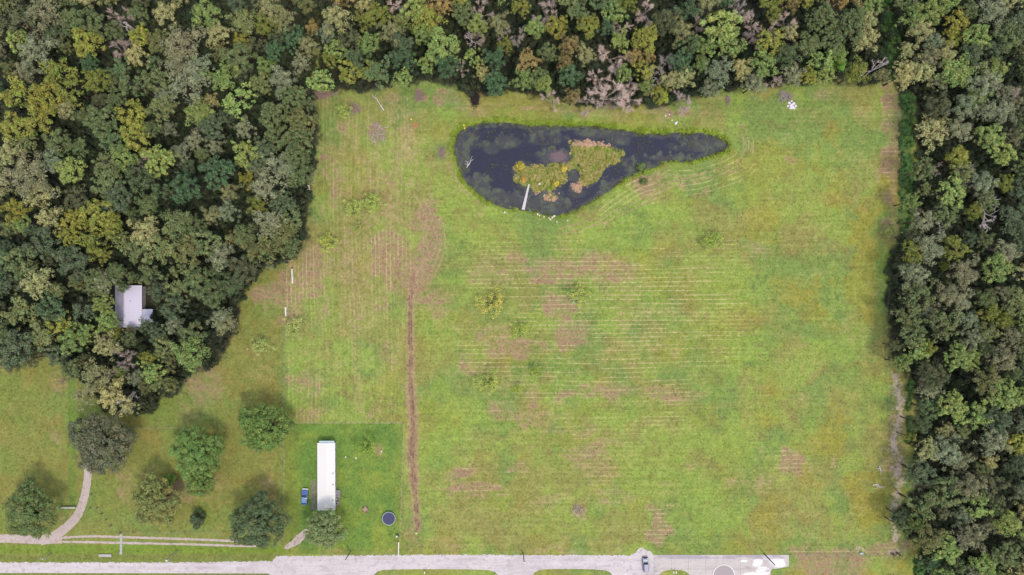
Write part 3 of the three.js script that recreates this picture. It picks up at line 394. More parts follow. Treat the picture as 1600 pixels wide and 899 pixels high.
{
  const house = (u, v, r) => u + r > 174 && u - r < 236 && v + r > 444 && v - r < 516;
  const mixOf = (u, v) => { const x = R0(); if (u > 1380) return x < .38 ? 'olive' : x < .62 ? 'grey' : x < .8 ? 'dark' : x < .88 ? 'light' : x < .94 ? 'straw' : 'yellow'; if (u > 490) return x < .22 ? 'olive' : x < .4 ? 'deep' : x < .55 ? 'light' : x < .7 ? 'straw' : x < .82 ? 'pink' : x < .92 ? 'yellow' : 'rust'; return x < .42 ? 'olive' : x < .62 ? 'dark' : x < .76 ? 'deep' : x < .88 ? 'grey' : x < .95 ? 'straw' : 'yellow'; };
  for (let t = 0; t < 9000; t++) {
    const u = -14 + R0() * 1628, v = -14 + R0() * 930, r = 12 + R0() * 13;
    const p = u < 488 ? WESTW : u > 1395 ? EASTW : TOPW;
    if (sdf(p, u, v) > -r * .55 || (u > 1372 && u < 1410 && v < 95) || (u > 1404 && u < 1432 && v > 135 && v < 300)) continue;
    if (house(u, v, r)) continue;
    if (trees.every((q) => Math.hypot(q.u - u, q.v - v) > .74 * (q.r * (q.k === 'snag' ? .3 : q.k === 'pink' ? .8 : 1) + r))) trees.push({ k: mixOf(u, v), u, v, r });
  }
}
const AREAS = [
  [(u, v) => u < 490 && v < 110 && u < 170, 'the top left corner woods'], [(u, v) => u < 170 && v < 225, 'woods below the top left corner'], [(u, v) => u < 330 && v < 110, 'woods along the top edge above the house'], [(u, v) => u < 330 && v < 225, 'woods high above the house'], [(u, v) => u < 490 && v < 110, 'woods left of the small debris clearing'], [(u, v) => u < 490 && v < 225, 'woods bordering the top of the streaked field'],
  [(u, v) => u < 170 && v < 330, 'woods midway up the left edge'], [(u, v) => u < 330 && v < 330, 'woods midway above the house'], [(u, v) => u < 490 && v < 330, 'woods beside the brown streaked field'], [(u, v) => u < 170 && v < 445, 'left edge woods above the house'], [(u, v) => u < 330 && v < 445, 'woods just above the house'], [(u, v) => u < 490 && v < 445, 'woods beside the upper white gate'],
  [(u, v) => u < 178 && v < 660, 'woods left of the house'], [(u, v) => u < 490 && v < 660, 'woods right of the house'],
  [(u, v) => u < 640 && v < 70, 'top woods above the debris clearing'], [(u, v) => u < 640, 'wood edge at the debris clearing'], [(u, v) => u < 790 && v < 70, 'top woods above the burnt patch'], [(u, v) => u < 790, 'wood edge near the burnt patch'], [(u, v) => u < 940 && v < 70, 'top woods above the pond islands'], [(u, v) => u < 940, 'wood edge above the pond islands'], [(u, v) => u < 1090 && v < 70, 'top woods above the narrow pond end'], [(u, v) => u < 1090, 'wood edge above the narrow pond end'], [(u, v) => u < 1240 && v < 70, 'top woods left of the white pile'], [(u, v) => u < 1240, 'wood edge by the white pile'], [(u, v) => u < 1400, 'woods at the field\'s top right corner'],
  [(u, v) => v < 110, 'the top right corner woods'], [(u, v) => v < 220, 'right woods below the top corner'], [(u, v) => v < 330, 'right woods level with the pond'], [(u, v) => v < 440, 'right woods below the pond level'], [(u, v) => v < 550, 'right woods at mid height'], [(u, v) => v < 660, 'right woods beside the sandy path'], [(u, v) => v < 770, 'right woods below the sandy path'], [() => true, 'the bottom right corner woods'],
];
const ORD = ['', 'second ', 'third ', 'fourth ', 'fifth ', 'sixth ', 'seventh ', 'eighth ', 'ninth ', 'tenth ', 'eleventh ', 'twelfth '];
{
  const cells = {};
  for (const t of trees) { t.area = AREAS.find(([f]) => f(t.u, t.v))[1]; (cells[t.k + t.area] ??= []).push(t); }
  for (const list of Object.values(cells)) {
    const { k, area } = list[0], wide = list[0].u > 490 && list[0].u < 1400; list.sort((a, b) => (wide ? a.u - b.u : a.v - b.v));
    list.forEach((t, i) => {
      const place = list.length === 1 ? '' : i === 0 ? (wide ? ', leftmost' : ', topmost') : i === list.length - 1 ? (wide ? ', rightmost' : ', lowest') : `, ${ORD[i]}from ${wide ? 'left' : 'top'}`;
      t.label = `${KIND[k].words}${place} in ${area}`;
    });
  }
  for (const t of trees) {
    const kd = KIND[t.k], forms = FORMS[kd.form], f = forms[(R0() * forms.length) | 0], rw = t.r * S * .96, s = rw / 5 * (kd.form === 'bare' ? 1.05 : kd.form === 'snag' ? 1.25 : 1.13);
    const ht = 1 + (R0() - .5) * .3, sy = Math.max(.62, Math.min(1.25, (.55 + s * .5) * ht)) * (kd.form === 'snag' ? 1.15 : 1), hc = Math.min(17, 11.2 * sy);
    const g = plant(f, kd.m[(R0() * kd.m.length) | 0], barkOf[t.k] ?? bark, kd.name, WV(t.u, t.v, hc), s, sy, s * (.9 + R0() * .2), R0() * 6.28);
    tag(g, t.label, t.k === 'snag' ? 'dead tree' : 'tree', kd.group);
  }
  console.log('trees', trees.length);
}
// understorey: shrubs nobody could count under the crowns
{
  const r = rng(909), g = makeTree(300, { R: 1.6, yc: .9, flat: .6, N: 10, M: 12, cr: [.3, .5], ls: [.3, .55], trunkR: .05 }).crown, spots = [];
  for (let i = 0; i < 60000 && spots.length < 6500; i++) { const u = -70 + r() * 1740, v = -40 + r() * 980, d = at(dWood, u, v); if (d < -9 && !(u > 150 && u < 250 && v > 425 && v < 530)) spots.push([u, v, d > -14 ? 1.1 : 1]); }
  const im = sh(new THREE.InstancedMesh(g, fol(54, 68, 44, 1.2), spots.length)); im.name = 'undergrowth'; scene.add(im);
  const m = new THREE.Matrix4(), q = new THREE.Quaternion(), c = new THREE.Color();
  spots.forEach(([u, v, k], i) => { const s = (.6 + r() * 1.1) * k; m.compose(W(u, v, -.1), q.setFromAxisAngle(V(0, 1, 0), r() * 6.28), V(s, s * (.7 + r() * .9), s)); im.setMatrixAt(i, m); const w = .75 + r() * .5; im.setColorAt(i, c.setRGB(w * (.9 + r() * .25), w, w * (.8 + r() * .3))); });
  tag(im, 'dark green undergrowth filling the gaps beneath the woods', 'undergrowth', null, 'stuff');
}
// vines and tall weeds along the bright strip of the right-hand wood
{
  const r = rng(911), g = makeTree(301, { R: 1, yc: .4, flat: .5, N: 8, M: 12, cr: [.3, .5], ls: [.22, .4], trunkR: .03 }).crown, spots = [];
  const strips = [[1407, 140, 1424, 440], [1374, 0, 1404, 125], [1430, 872, 1600, 905], [1452, 868, 1540, 880], [1418, 590, 1424, 690], [480, 126, 500, 140]];
  for (const [a, b, c2, d] of strips) { const n = Math.round((c2 - a) * (d - b) / 7); for (let i = 0; i < n; i++) { const u = a + r() * (c2 - a), v = b + r() * (d - b); if (fbm(u / 14, v / 14) > .45) spots.push([u, v]); } }
  const im = sh(new THREE.InstancedMesh(g, fol(80, 112, 56, 1.1), spots.length)); im.name = 'weeds'; scene.add(im);
  const m = new THREE.Matrix4(), q = new THREE.Quaternion(), c = new THREE.Color();
  spots.forEach(([u, v], i) => { const s = .5 + r() * .8; m.compose(W(u, v, -.05), q.setFromAxisAngle(V(0, 1, 0), r() * 6.28), V(s, s * .8, s)); im.setMatrixAt(i, m); const w = .7 + r() * .5; im.setColorAt(i, c.setRGB(w * (.85 + r() * .3), w, w * .9)); });
  tag(im, 'bright green vines and tall weeds fringing the woods', 'weeds', null, 'stuff');
}
// the oaks standing free on the left, and the tree in front of the mobile home
for (const [u, v, rx, rz, col, form, turn, label] of [
  [154, 694, 50, 54, [78, 82, 60], 0, .4, 'large dark oak covering the top of the curved driveway'],
  [46, 800, 43, 48, [82, 96, 54], 1, 2.1, 'round dark oak at the left edge beside the gravel track'],
  [242, 784, 40, 44, [104, 108, 60], 2, 4, 'ragged olive oak above the twin wheel track'],
  [306, 708, 43, 46, [84, 108, 52], 3, 1, 'dense green oak between the dark oak and the round oak'],
  [412, 669, 45, 42, [84, 106, 50], 0, 5, 'round green oak at the corner of the fenced yard'],
  [401, 820, 50, 44, [70, 84, 54], 1, .2, 'big blackish green oak where the twin track ends'],
  [508, 826, 35, 32, [106, 118, 76], 2, 3, 'grey green tree in front of the white mobile home'],
  [317, 752, 26, 26, [94, 112, 56], 1, 1.4, 'lighter oak crown joined below the dense green oak'],
]) { const h = 8.6 + 2, g = plant(OAK[form], fol(...col, .68), bark, 'oak_tree', WV(u, v, h * rx / 48), rx * S * 1.02 / 10, .62 + rx / 130, rz * S * 1.02 / 10, turn); g.rotation.y = turn % .6; tag(g, label, 'tree', 'free standing oaks by the road'); }
// thin young trees on the field
for (const [u, v, rx, rz, col, form, label] of [
  [540, 172, 18, 14, [150, 166, 84], 0, 'thin pale tree by the fallen branches near the wood edge'],
  [552, 324, 20, 18, [152, 170, 84], 1, 'left of the two merged pale trees beside the curved tracks'], [582, 316, 19, 17, [150, 168, 82], 2, 'right of the two merged pale trees beside the curved tracks'],
  [558, 358, 10, 11, [150, 166, 80], 3, 'small pale sapling just under the two merged trees'], [515, 379, 22, 17, [154, 168, 74], 0, 'pale yellow green tree between merged trees and wood edge'],
  [457, 509, 18, 19, [160, 170, 96], 1, 'pale leafy tree at the lower white gate'], [407, 541, 20, 15, [156, 170, 98], 2, 'pale tree in the pasture left of the lower white gate'],
  [768, 474, 28, 26, [160, 160, 76], 3, 'yellowish thin tree in mid field'], [907, 462, 26, 18, [150, 164, 80], 0, 'thin tree with bare white limb beside brown soil'],
  [812, 516, 20, 16, [152, 166, 78], 1, 'thin tree below the yellowish one in mid field'], [1113, 377, 26, 17, [138, 158, 70], 2, 'low spreading tree below the narrow pond end'],
  [762, 598, 26, 20, [148, 162, 76], 3, 'sprawling thin tree at the left end of the straw rows'], [839, 582, 15, 14, [136, 156, 64], 0, 'small round tree among the straw rows'], [808, 607, 12, 9, [158, 168, 70], 1, 'tiny yellow green sapling below the straw rows'],
  [1392, 361, 14, 11, [156, 168, 92], 2, 'pale sapling against the wood edge on the right'], [572, 700, 24, 18, [124, 150, 62], 3, 'faint low tree right of the mobile home roof'],
]) { const g = plant(FORMS.sparse[form], fol(...col, .85), bark, 'young_tree', WV(u, v, 2.6), rx * S / 5, .8 + rx / 80, rz * S / 5, form * 1.57); g.rotation.y = 0; tag(g, label, 'tree', 'thin young trees on the field'); }
// shrubs: the yellow ones of the island and a bush by the twin track
for (const [u, v, r, y, col, label] of [
  [813, 260, 5.6, -.1, [178, 164, 66], 'large yellow bush at the island\'s left end'], [880, 265, 4.6, -.1, [186, 170, 68], 'yellow bush at the island\'s right end'], [868, 288, 4.6, -.1, [182, 166, 64], 'yellow bush at the island\'s lower right corner'], [818, 281, 4.4, -.1, [178, 152, 76], 'orange bush beside the footbridge on the island'],
  [312, 808, 11, 0, [74, 88, 58], 'dark bush between the ragged oak and the blackish oak'], [267, 747, 9, 0, [104, 138, 60], 'bright green bush between the two oaks'], [1005, 285, 5, 0, [96, 112, 60], 'small weedy bush on the pond\'s lower bank'], [1000, 262, 6, -.35, [92, 112, 66], 'weedy bush standing in the pond\'s shallow edge'],
  [1030, 152, 12, 0, [128, 148, 50], 'bright green bush at the wood edge above the pond'], [1300, 100, 14, 0, [112, 146, 56], 'bright green thicket bush at the top wood edge'],
]) { const s = r * S / 1.0, g = plant(SHRUB[(u | 0) % 3], fol(...col, 1), bark, 'bush', W(u, v, y), s, Math.min(2.2, s * .9), s, u); tag(g, label, 'bush', 'bushes'); }
// bushes of the island and reeds round the bank
{
  const r = rng(515), G = new Geo(); for (let i = 0; i < 9; i++) { const a = r() * 6.28, d = V(Math.cos(a) * .4, 1, Math.sin(a) * .4).normalize(), s = V(Math.sin(a), 0, -Math.cos(a)).multiplyScalar(.09), b = V(Math.cos(a) * .1, 0, Math.sin(a) * .1), t = b.clone().addScaledVector(d, .35 + r() * .25), c = .8 + r() * .4; G.tri(b.clone().add(s), t, b.clone().sub(s), V(Math.cos(a) * .3, .95, Math.sin(a) * .3).normalize(), [c, c, c]); }
  const geo = G.build(), m = new THREE.Matrix4(), q = new THREE.Quaternion(), c = new THREE.Color(), o = [0, 0, 0];
  const make = (name, label, spots) => {
    const im = sh(new THREE.InstancedMesh(geo, new THREE.MeshStandardMaterial({ vertexColors: true, roughness: .95, side: THREE.DoubleSide }), spots.length)); im.name = name; scene.add(im);
    spots.forEach(([u, v, s, y, col], i) => { m.compose(W(u, v, y), q.setFromAxisAngle(V(0, 1, 0), r() * 6.28), V(s, s * (.5 + r() * .6), s)); im.setMatrixAt(i, m); const k = (.82 + r() * .36) / (name === 'grass' ? 1.2 : .98); im.setColorAt(i, c.setRGB(toLin(Math.min(255, col[0]) / 255) * k, toLin(Math.min(255, col[1]) / 255) * k, toLin(Math.min(255, col[2]) / 255) * k)); });
    tag(im, label, name.split('_').pop(), null, 'stuff');
  };
  const grass = [];
  for (let i = 0; i < 95000; i++) { const u = -20 + r() * 1640, v = 120 + r() * 790; if (v > 866 && u > 425 && u < 1236) continue; if (v > 877 && v < 897) continue; if (at(dWood, u, v) < -3 || at(dPond, u, v) < 3) continue; if (u > 492 && u < 530 && v > 690 && v < 802) continue; if (u < 410 && v > 834 && v < 857) continue; if (u > 60 && u < 146 && v > 700 && v < 860) continue; groundColour(u, v, o); grass.push([u, v, .4 + r() * .45, -.03 + height(u, v), [...o]]); }
  make('grass', 'short grass tufts standing all over the mown field', grass);
  const reeds = [];
  for (let i = 0; i < 60000; i++) { const u = 695 + r() * 455, v = 182 + r() * 165, d = at(dPond, u, v), di = at(dIsle, u, v); const ii = isle(u, v), bank = d > -2 && d < 4 + vn(u / 14, v / 14) * 5 - (v > 240 ? 3 : 0) && fbm(u / 8 + 3, v / 8) > .45 && r() < .8, isl = ii + (vn(u / 6 + 40, v / 6) - .5) * 7 < 1.5 && fbm(u / 5, v / 5 + 9) > .44 && r() < (v < 229 || v > 286 ? .45 : .8); if (!bank && !isl) continue; if (u > 810 && u < 832 && v > 284 && v < 332) continue; groundColour(u, v, o); reeds.push([u, v, (isl ? .95 : .9) + r() * .9, Math.max(WATER - .05, height(u, v) - .03), isl ? ((q) => (v < 229 && u > 895) || v > 299 || (u > 888 && u < 910 && v > 284) ? [206, 172, 146] : q < .36 ? [116, 142, 44] : q < .56 ? [188, 170, 116] : q < .8 ? [152, 156, 74] : [110, 122, 52])(vn(u / 4, v / 4) * .6 + r() * .4) : [o[0] * .98, o[1] * 1.0, o[2] * .9]]); }
  make('bank_grass', 'bright green rank grass ringing the pond and its islands', reeds);
  const weed = [];
  for (let i = 0; i < 26000; i++) { const u = 700 + r() * 445, v = 188 + r() * 152, d = at(dPond, u, v), di = at(dIsle, u, v); if (d > -1 || di < 2) continue; const w = Math.max(sm(14, 3, -d), sm(8, 1, di) * .8, sm(.5, .62, fbm(u / 22 + 9, v / 22)) * .7); if (r() > w * .8 - .12 || fbm(u / 7, v / 7) < .46) continue; const n = vn(u / 9, v / 9); weed.push([u, v, .7 + r() * .6, WATER - .12, n > .6 ? [92, 104, 62] : n > .4 ? [78, 82, 70] : [88, 80, 78]]); }
  make('pond_weeds', 'drab water weeds breaking the pond surface', weed);
}
console.log('plants done');
// ---------------------------------------------------------------- buildings
const white = std({ color: base(245, 243, 240, 1.52), roughness: .6 }), offWhite = std({ color: base(226, 226, 226) }), grey = std({ color: base(150, 148, 152) }), darkGrey = std({ color: base(62, 62, 68) }), glass = std({ color: base(50, 58, 70), roughness: .12 });
const steel = std({ color: base(190, 192, 196), roughness: .45, metalness: .3 }), timber = std({ color: base(150, 130, 112), roughness: 1 }), timberDark = std({ color: base(84, 70, 62), roughness: 1 }), concrete = std({ color: base(192, 188, 186), roughness: .95 });
{ // mobile home: long low gable
  const h = 3.0, c = WV(509.3, 745.5, 3.1), w = 6.05, l = 22.9, g = thing('mobile_home', 'long white roofed mobile home in the bright green yard', 'house', c, .003);
  const wallMat = std({ color: base(206, 206, 204) });
  mesh('wall', box(w - .5, 2.15, l - .5, 0, .65 + 1.075, 0), wallMat, g); mesh('skirting', box(w - .6, .66, l - .6, 0, .32, 0), grey, g);
  const gab = new THREE.Shape(); gab.moveTo(-w / 2, 0); gab.lineTo(0, .2); gab.lineTo(w / 2, 0); gab.lineTo(w / 2, -.12); gab.lineTo(-w / 2, -.12); gab.closePath();
  const roof = mesh('roof', new THREE.ExtrudeGeometry(gab, { depth: l, bevelEnabled: false }).translate(0, 2.93, -l / 2), white, g);
  for (let i = 1; i < 19; i++) for (const s of [-1, 1]) { const rb = box(w / 2 - .1, .02, .05, 0, 0, 0).rotateZ(-s * Math.atan2(.2, w / 2)).translate(s * w / 4, 3.04, -l / 2 + i * l / 19); mesh('seam', rb, white, roof); }
  mesh('ridge_cap', box(.3, .04, l - .1, 0, 3.13, 0), white, roof);
  for (const z of [-1.2, 2.6, 8]) mesh('vent', new THREE.CylinderGeometry(.14, .16, .42, 10).translate(2.35, 3.12, z), darkGrey, roof);
  mesh('end_awning', box(w - .9, .08, .75, .15, 2.72, -l / 2 - .3).rotateX(0), std({ color: base(196, 222, 224) }), g);
  for (const s of [-1, 1]) for (const z of [-9, -5.4, -1.6, 2.8, 8.6]) { const wn = mesh('window', box(.08, 1, 1.2, s * (w / 2 - .25), 1.95, z), white, g); mesh('pane', box(.05, .86, 1.04, s * (w / 2 - .21), 1.95, z), glass, wn); }
  const dr = mesh('door', box(.08, 2, .95, w / 2 - .24, 1.66, 6.2), offWhite, g); mesh('handle', box(.05, .12, .05, w / 2 - .19, 1.6, 6.55), darkGrey, dr);
  const st = mesh('porch', box(1.35, .16, 1.9, w / 2 + .48, .58, 6.2), grey, g); for (let i = 0; i < 3; i++) mesh('step', box(.9, .12, .3, w / 2 + .5, .44 - i * .17, 7.32 + i * .3), grey, st); for (const z of [5.3, 7.1]) mesh('railing', mergeGeometries([box(1.2, .06, .06, w / 2 + .55, 1.5, z), box(.06, .9, .06, w / 2 + 1.1, 1.06, z), box(.06, .9, .06, w / 2 + .1, 1.06, z)]), offWhite, st);
  const ac = thing('air_conditioner', 'small pale air conditioner beside the mobile home\'s right wall', 'air conditioner', W(527, 786)); mesh('casing', rbox(.85, .8, .85, .06, 0, .42, 0), offWhite, ac); mesh('fan_grille', new THREE.CylinderGeometry(.32, .32, .05, 16).translate(0, .84, 0), darkGrey, ac);
  const tk = thing('gas_cylinder', 'small white gas cylinder beside the mobile home steps', 'gas cylinder', W(526.3, 779.5)); mesh('tank', new THREE.CapsuleGeometry(.24, .7, 4, 12).translate(0, .62, 0), white, tk); mesh('valve', new THREE.CylinderGeometry(.07, .1, .2, 8).translate(0, 1.28, 0), darkGrey, tk);
}
{ // house in the woods: metal gable roof, ridge north to south, lean-to on the right
  const c = WV(196.5, 479, 4.6), g = thing('metal_roofed_house', 'house with pale ribbed metal roof among the left woods', 'house', c), w = 9.1, l = 14.2, eave = 3, rise = 1.9, xr = -.6;
  const metal = std({ color: base(206, 202, 222), roughness: .4, metalness: .25 });
  mesh('wall', box(w - .8, eave + .1, l - .8, 0, eave / 2, 0), std({ color: base(190, 186, 180) }), g);
  const slope = (x0, y0, x1, y1, name) => { const s = new THREE.Shape(); s.moveTo(x0, y0); s.lineTo(x1, y1); s.lineTo(x1, y1 - .14); s.lineTo(x0, y0 - .14); s.closePath(); return mesh(name, new THREE.ExtrudeGeometry(s, { depth: l, bevelEnabled: false }).translate(0, 0, -l / 2), metal, g); };
  const A = slope(-w / 2, eave + .1, xr, eave + rise, 'roof'), B = slope(xr + .004, eave + rise, w / 2, eave + .1, 'roof');
  for (const [r, x0, y0, x1, y1] of [[A, -w / 2, eave + .1, xr, eave + rise], [B, xr, eave + rise, w / 2, eave + .1]]) for (let i = 0; i < 24; i++) { const z = -l / 2 + .25 + i * (l - .5) / 23; mesh('rib', rod(V(x0, y0 + .01, z), V(x1, y1 + .01, z), .03, .03, 4), metal, r); }
  mesh('ridge_cap', box(.3, .06, l + .02, xr, eave + rise + .02, 0), metal, B);
  mesh('roof_pipe', new THREE.CylinderGeometry(.09, .09, .5, 8).translate(1.3, eave + rise - .55, -1.8), darkGrey, B);
  for (const s of [-1, 1]) { const gb = new THREE.Shape(); gb.moveTo(-w / 2 + .4, eave); gb.lineTo(xr, eave + rise - .2); gb.lineTo(w / 2 - .4, eave); gb.closePath(); mesh('gable', new THREE.ExtrudeGeometry(gb, { depth: .1, bevelEnabled: false }).translate(0, 0, s * (l / 2 - .42) - .05), std({ color: base(190, 186, 180) }), g); }
  const lean = mesh('lean_to_roof', box(3.7, .12, 4.6, 0, 0, 0).rotateZ(-.06).translate(w / 2 + 1.55, 2.75, 3.3), metal, g);
  for (const [x, z] of [[3.1, 1.2], [3.1, 5.3]]) mesh('post', box(.14, 2.64, .14, w / 2 + x, 1.32, z), offWhite, lean);
  const dr = mesh('door', box(.95, 2.05, .08, 1.6, 1.1, l / 2 - .36), std({ color: base(120, 60, 50) }), g); mesh('handle', box(.05, .12, .06, 1.95, 1.1, l / 2 - .3), steel, dr);
  for (const x of [-2.8, -.6, 3.3]) { const wn = mesh('window', box(1.1, 1.1, .08, x, 1.7, l / 2 - .36), white, g); mesh('pane', box(.94, .94, .05, x, 1.7, l / 2 - .32), glass, wn); }
}
// ---------------------------------------------------------------- vehicles
function vehicle(name, label, category, pos, turn, { L, Wd, paint, roofMat, hood, front, cab, hgt, nose }) {
  const g = thing(name, label, category, pos, turn), a = L / 2;   // nose points to -z
  const body = new THREE.Shape(); body.moveTo(-a, .32); body.lineTo(-a, .82); body.quadraticCurveTo(-a, .95, -a + .15, .97); body.lineTo(-a + nose, 1.06); body.lineTo(a - .25, 1.08); body.quadraticCurveTo(a, 1.06, a, .9); body.lineTo(a, .32); body.closePath();
  const bg = new THREE.ExtrudeGeometry(body, { depth: Wd - .24, bevelEnabled: true, bevelSize: .1, bevelThickness: .12, bevelSegments: 3 }).translate(0, 0, -(Wd - .24) / 2).rotateY(-Math.PI / 2); mesh('body', bg, paint, g);
  const [c0, c1, t0, t1] = cab, gh = new THREE.Shape(); gh.moveTo(c0, 1.05); gh.lineTo(t0, hgt - .04); gh.lineTo(t1, hgt - .04); gh.lineTo(c1, 1.05); gh.closePath();
  mesh('windows', new THREE.ExtrudeGeometry(gh, { depth: Wd - .5, bevelEnabled: true, bevelSize: .03, bevelThickness: .06, bevelSegments: 2 }).translate(0, 0, -(Wd - .5) / 2).rotateY(-Math.PI / 2), glass, g);
  const rf = mesh('roof', rbox(Wd - .34, .09, t1 - t0 + .02, .04, 0, hgt + .02, (t0 + t1) / 2), roofMat, g);
  for (const s of [-1, 1]) mesh('roof_rail', box(.04, .05, (t1 - t0) * .8, s * (Wd / 2 - .28), hgt + .085, (t0 + t1) / 2), darkGrey, rf);
  mesh('hood', rbox(Wd - .22, .07, nose - .12, .03, 0, 1.1, -a + .1 + nose / 2), hood, g);
  mesh('bumper', rbox(Wd + .02, .4, .62, .14, 0, .62, -a - .12), front, g); mesh('bumper', rbox(Wd - .04, .32, .24, .1, 0, .55, a + .06), darkGrey, g);
  for (const s of [-1, 1]) {
    mesh('headlight', rbox(.38, .2, .3, .07, s * (Wd / 2 - .24), .9, -a + .02), std({ color: base(240, 242, 246, 1.3), roughness: .15 }), g); mesh('tail_light', rbox(.2, .3, .12, .04, s * (Wd / 2 - .18), .85, a + .04), std({ color: base(150, 30, 30), roughness: .2 }), g);
    mesh('mirror', rbox(.22, .16, .14, .05, s * (Wd / 2 + .1), 1.14, c0 + .35), paint, g);
    for (const z of [-a + .85, a - .85]) { const w = mesh('wheel', new THREE.TorusGeometry(.25, .1, 8, 18).rotateY(Math.PI / 2).translate(s * (Wd / 2 - .1), .35, z), std({ color: base(34, 34, 36) }), g); mesh('rim', new THREE.CylinderGeometry(.19, .19, .14, 14).rotateZ(Math.PI / 2).translate(s * (Wd / 2 - .09), .35, z), steel, w); }
  }
  return g;
}
const blue = new THREE.MeshPhysicalMaterial({ color: base(44, 88, 170), roughness: .35, clearcoat: .8, clearcoatRoughness: .1 }), paleBlue = new THREE.MeshPhysicalMaterial({ color: base(120, 160, 215), roughness: .35, clearcoat: .6 });
vehicle('car', 'blue car with white front parked beside the mobile home', 'car', W(477, 776), -.06, { L: 5, Wd: 2.05, paint: blue, roofMat: paleBlue, hood: blue, front: white, cab: [-.9, 2.1, -.1, 1.7], hgt: 1.62, nose: 1.35 });
const teal = new THREE.MeshPhysicalMaterial({ color: base(132, 168, 166), roughness: .35, clearcoat: .6 }), lav = new THREE.MeshPhysicalMaterial({ color: base(146, 144, 178), roughness: .4, clearcoat: .4 });
vehicle('van', 'grey van with teal bonnet stopped on the shell road', 'van', W(1008.4, 882), .06, { L: 4.5, Wd: 1.8, paint: lav, roofMat: lav, hood: teal, front: darkGrey, cab: [-1.15, 2.15, -.55, 1.9], hgt: 1.8, nose: 1.05 });
// ---------------------------------------------------------------- yard things
{
  const g = thing('trampoline', 'round dark trampoline with pale rim in the yard', 'trampoline', W(608, 809.5)), R = 2.28;
  mesh('mat', new THREE.CylinderGeometry(R - .22, R - .22, .03, 48).translate(0, .86, 0), std({ color: base(70, 72, 108), roughness: .8 }), g);
  mesh('rim_pad', new THREE.TorusGeometry(R - .06, .13, 6, 56).rotateX(Math.PI / 2).scale(1, .5, 1).translate(0, .88, 0), std({ color: base(172, 186, 182) }), g);
  mesh('frame', new THREE.TorusGeometry(R - .02, .035, 6, 56).rotateX(Math.PI / 2).translate(0, .78, 0), steel, g);
  for (let i = 0; i < 5; i++) { const a = i / 5 * 6.283, b = a + .5; mesh('leg', mergeGeometries([rod(V(Math.cos(a) * (R - .02), .78, Math.sin(a) * (R - .02)), V(Math.cos(a) * R, .03, Math.sin(a) * R), .03), rod(V(Math.cos(b) * (R - .02), .78, Math.sin(b) * (R - .02)), V(Math.cos(b) * R, .03, Math.sin(b) * R), .03), rod(V(Math.cos(a) * R, .03, Math.sin(a) * R), V(Math.cos(b) * R, .03, Math.sin(b) * R), .03)]), steel, g); }
}
{
  const g = thing('fire_pit', 'ring of stones round a pale fire pit in the yard', 'fire pit', W(570.6, 796.5)), r = rng(31), sm2 = [std({ color: base(150, 122, 100) }), std({ color: base(172, 142, 118) }), std({ color: base(120, 98, 84) })];
  for (let i = 0; i < 13; i++) { const a = i / 13 * 6.283, s = new THREE.DodecahedronGeometry(.27 + r() * .06, 0).scale(1, .7, 1).rotateY(r() * 6).translate(Math.cos(a) * .98, .14, Math.sin(a) * .98); mesh('stone', s, sm2[i % 3], g); }
  mesh('ash', new THREE.CylinderGeometry(.85, .9, .06, 20).translate(0, .035, 0), std({ color: base(206, 186, 150), roughness: 1 }), g);
  for (let i = 0; i < 3; i++) mesh('log', rod(V(-.5 + i * .3, .2, -.4 + i * .2), V(.3 + i * .1, .22, .5 - i * .35), .1, .09, 7), i === 1 ? std({ color: base(236, 220, 176) }) : timber, g);
}
{
  const b = thing('wheelie_bin', 'teal bin with white top at the end of the yard fence', 'bin', W(621.5, 836.5), .3); mesh('body', new THREE.CylinderGeometry(.52, .42, 1.1, 4, 1).rotateY(Math.PI / 4).translate(0, .56, 0), std({ color: base(24, 104, 112), roughness: .5 }), b); mesh('lid', rbox(.8, .1, .84, .04, 0, 1.16, 0), std({ color: base(30, 112, 120), roughness: .5 }), b);
  mesh('bag', new THREE.IcosahedronGeometry(.34, 2).scale(1, .6, 1).translate(-.18, 1.34, .02), white, b); for (const s of [-1, 1]) mesh('wheel', new THREE.CylinderGeometry(.13, .13, .08, 12).rotateZ(Math.PI / 2).translate(s * .34, .13, .4), darkGrey, b);
}
// ---------------------------------------------------------------- fences, gates, poles
function fence(label, pts, step = 4, hgt = 1.3, mat = timber, wires = 3, r = .07) {
  const a = W(...pts[0]), g = thing('wire_fence', label, 'fence', a), P = pts.map(([u, v]) => W(u, v).sub(a)), W3 = Array.from({ length: wires }, () => []);
  P.forEach((p, i) => { if (!i) return mesh('post', new THREE.CylinderGeometry(r, r, hgt + .2, 7).translate(p.x, hgt / 2, p.z), mat, g); const o = P[i - 1], l = o.distanceTo(p), n = Math.max(1, Math.round(l / step)); for (let k = 1; k <= n; k++) { const q = o.clone().lerp(p, k / n); mesh('post', new THREE.CylinderGeometry(r, r, hgt + .2, 7).translate(q.x, hgt / 2, q.z), mat, g); } for (let w = 0; w < wires; w++) W3[w].push(rod(V(o.x, hgt * (.3 + .32 * w), o.z), V(p.x, hgt * (.3 + .32 * w), p.z), .012, .012, 4)); });
  W3.forEach((w) => mesh('wire', mergeGeometries(w), steel, g)); return g;
}
fence('wire fence down the left side of the mid field and yard', [[444.5, 497], [444.5, 660], [443.5, 850]]);
fence('short wire fence above the upper white gate', [[446, 402], [446, 457]]);
fence('wire fence along the top of the bright green yard', [[450, 660.5], [630, 661]]);
fence('wire fence on the right side of the bright green yard', [[631, 661], [628, 760], [625.5, 832]]);
fence('wire fence between the field and the right woods', [[1404, 138], [1405, 300], [1404, 410], [1388, 450], [1383, 520], [1386, 600], [1392, 700], [1391, 800], [1393, 845]], 6);
fence('wire fence from the concrete apron to the sandy corner', [[1236, 866.5], [1330, 866.5], [1392, 866]], 5);
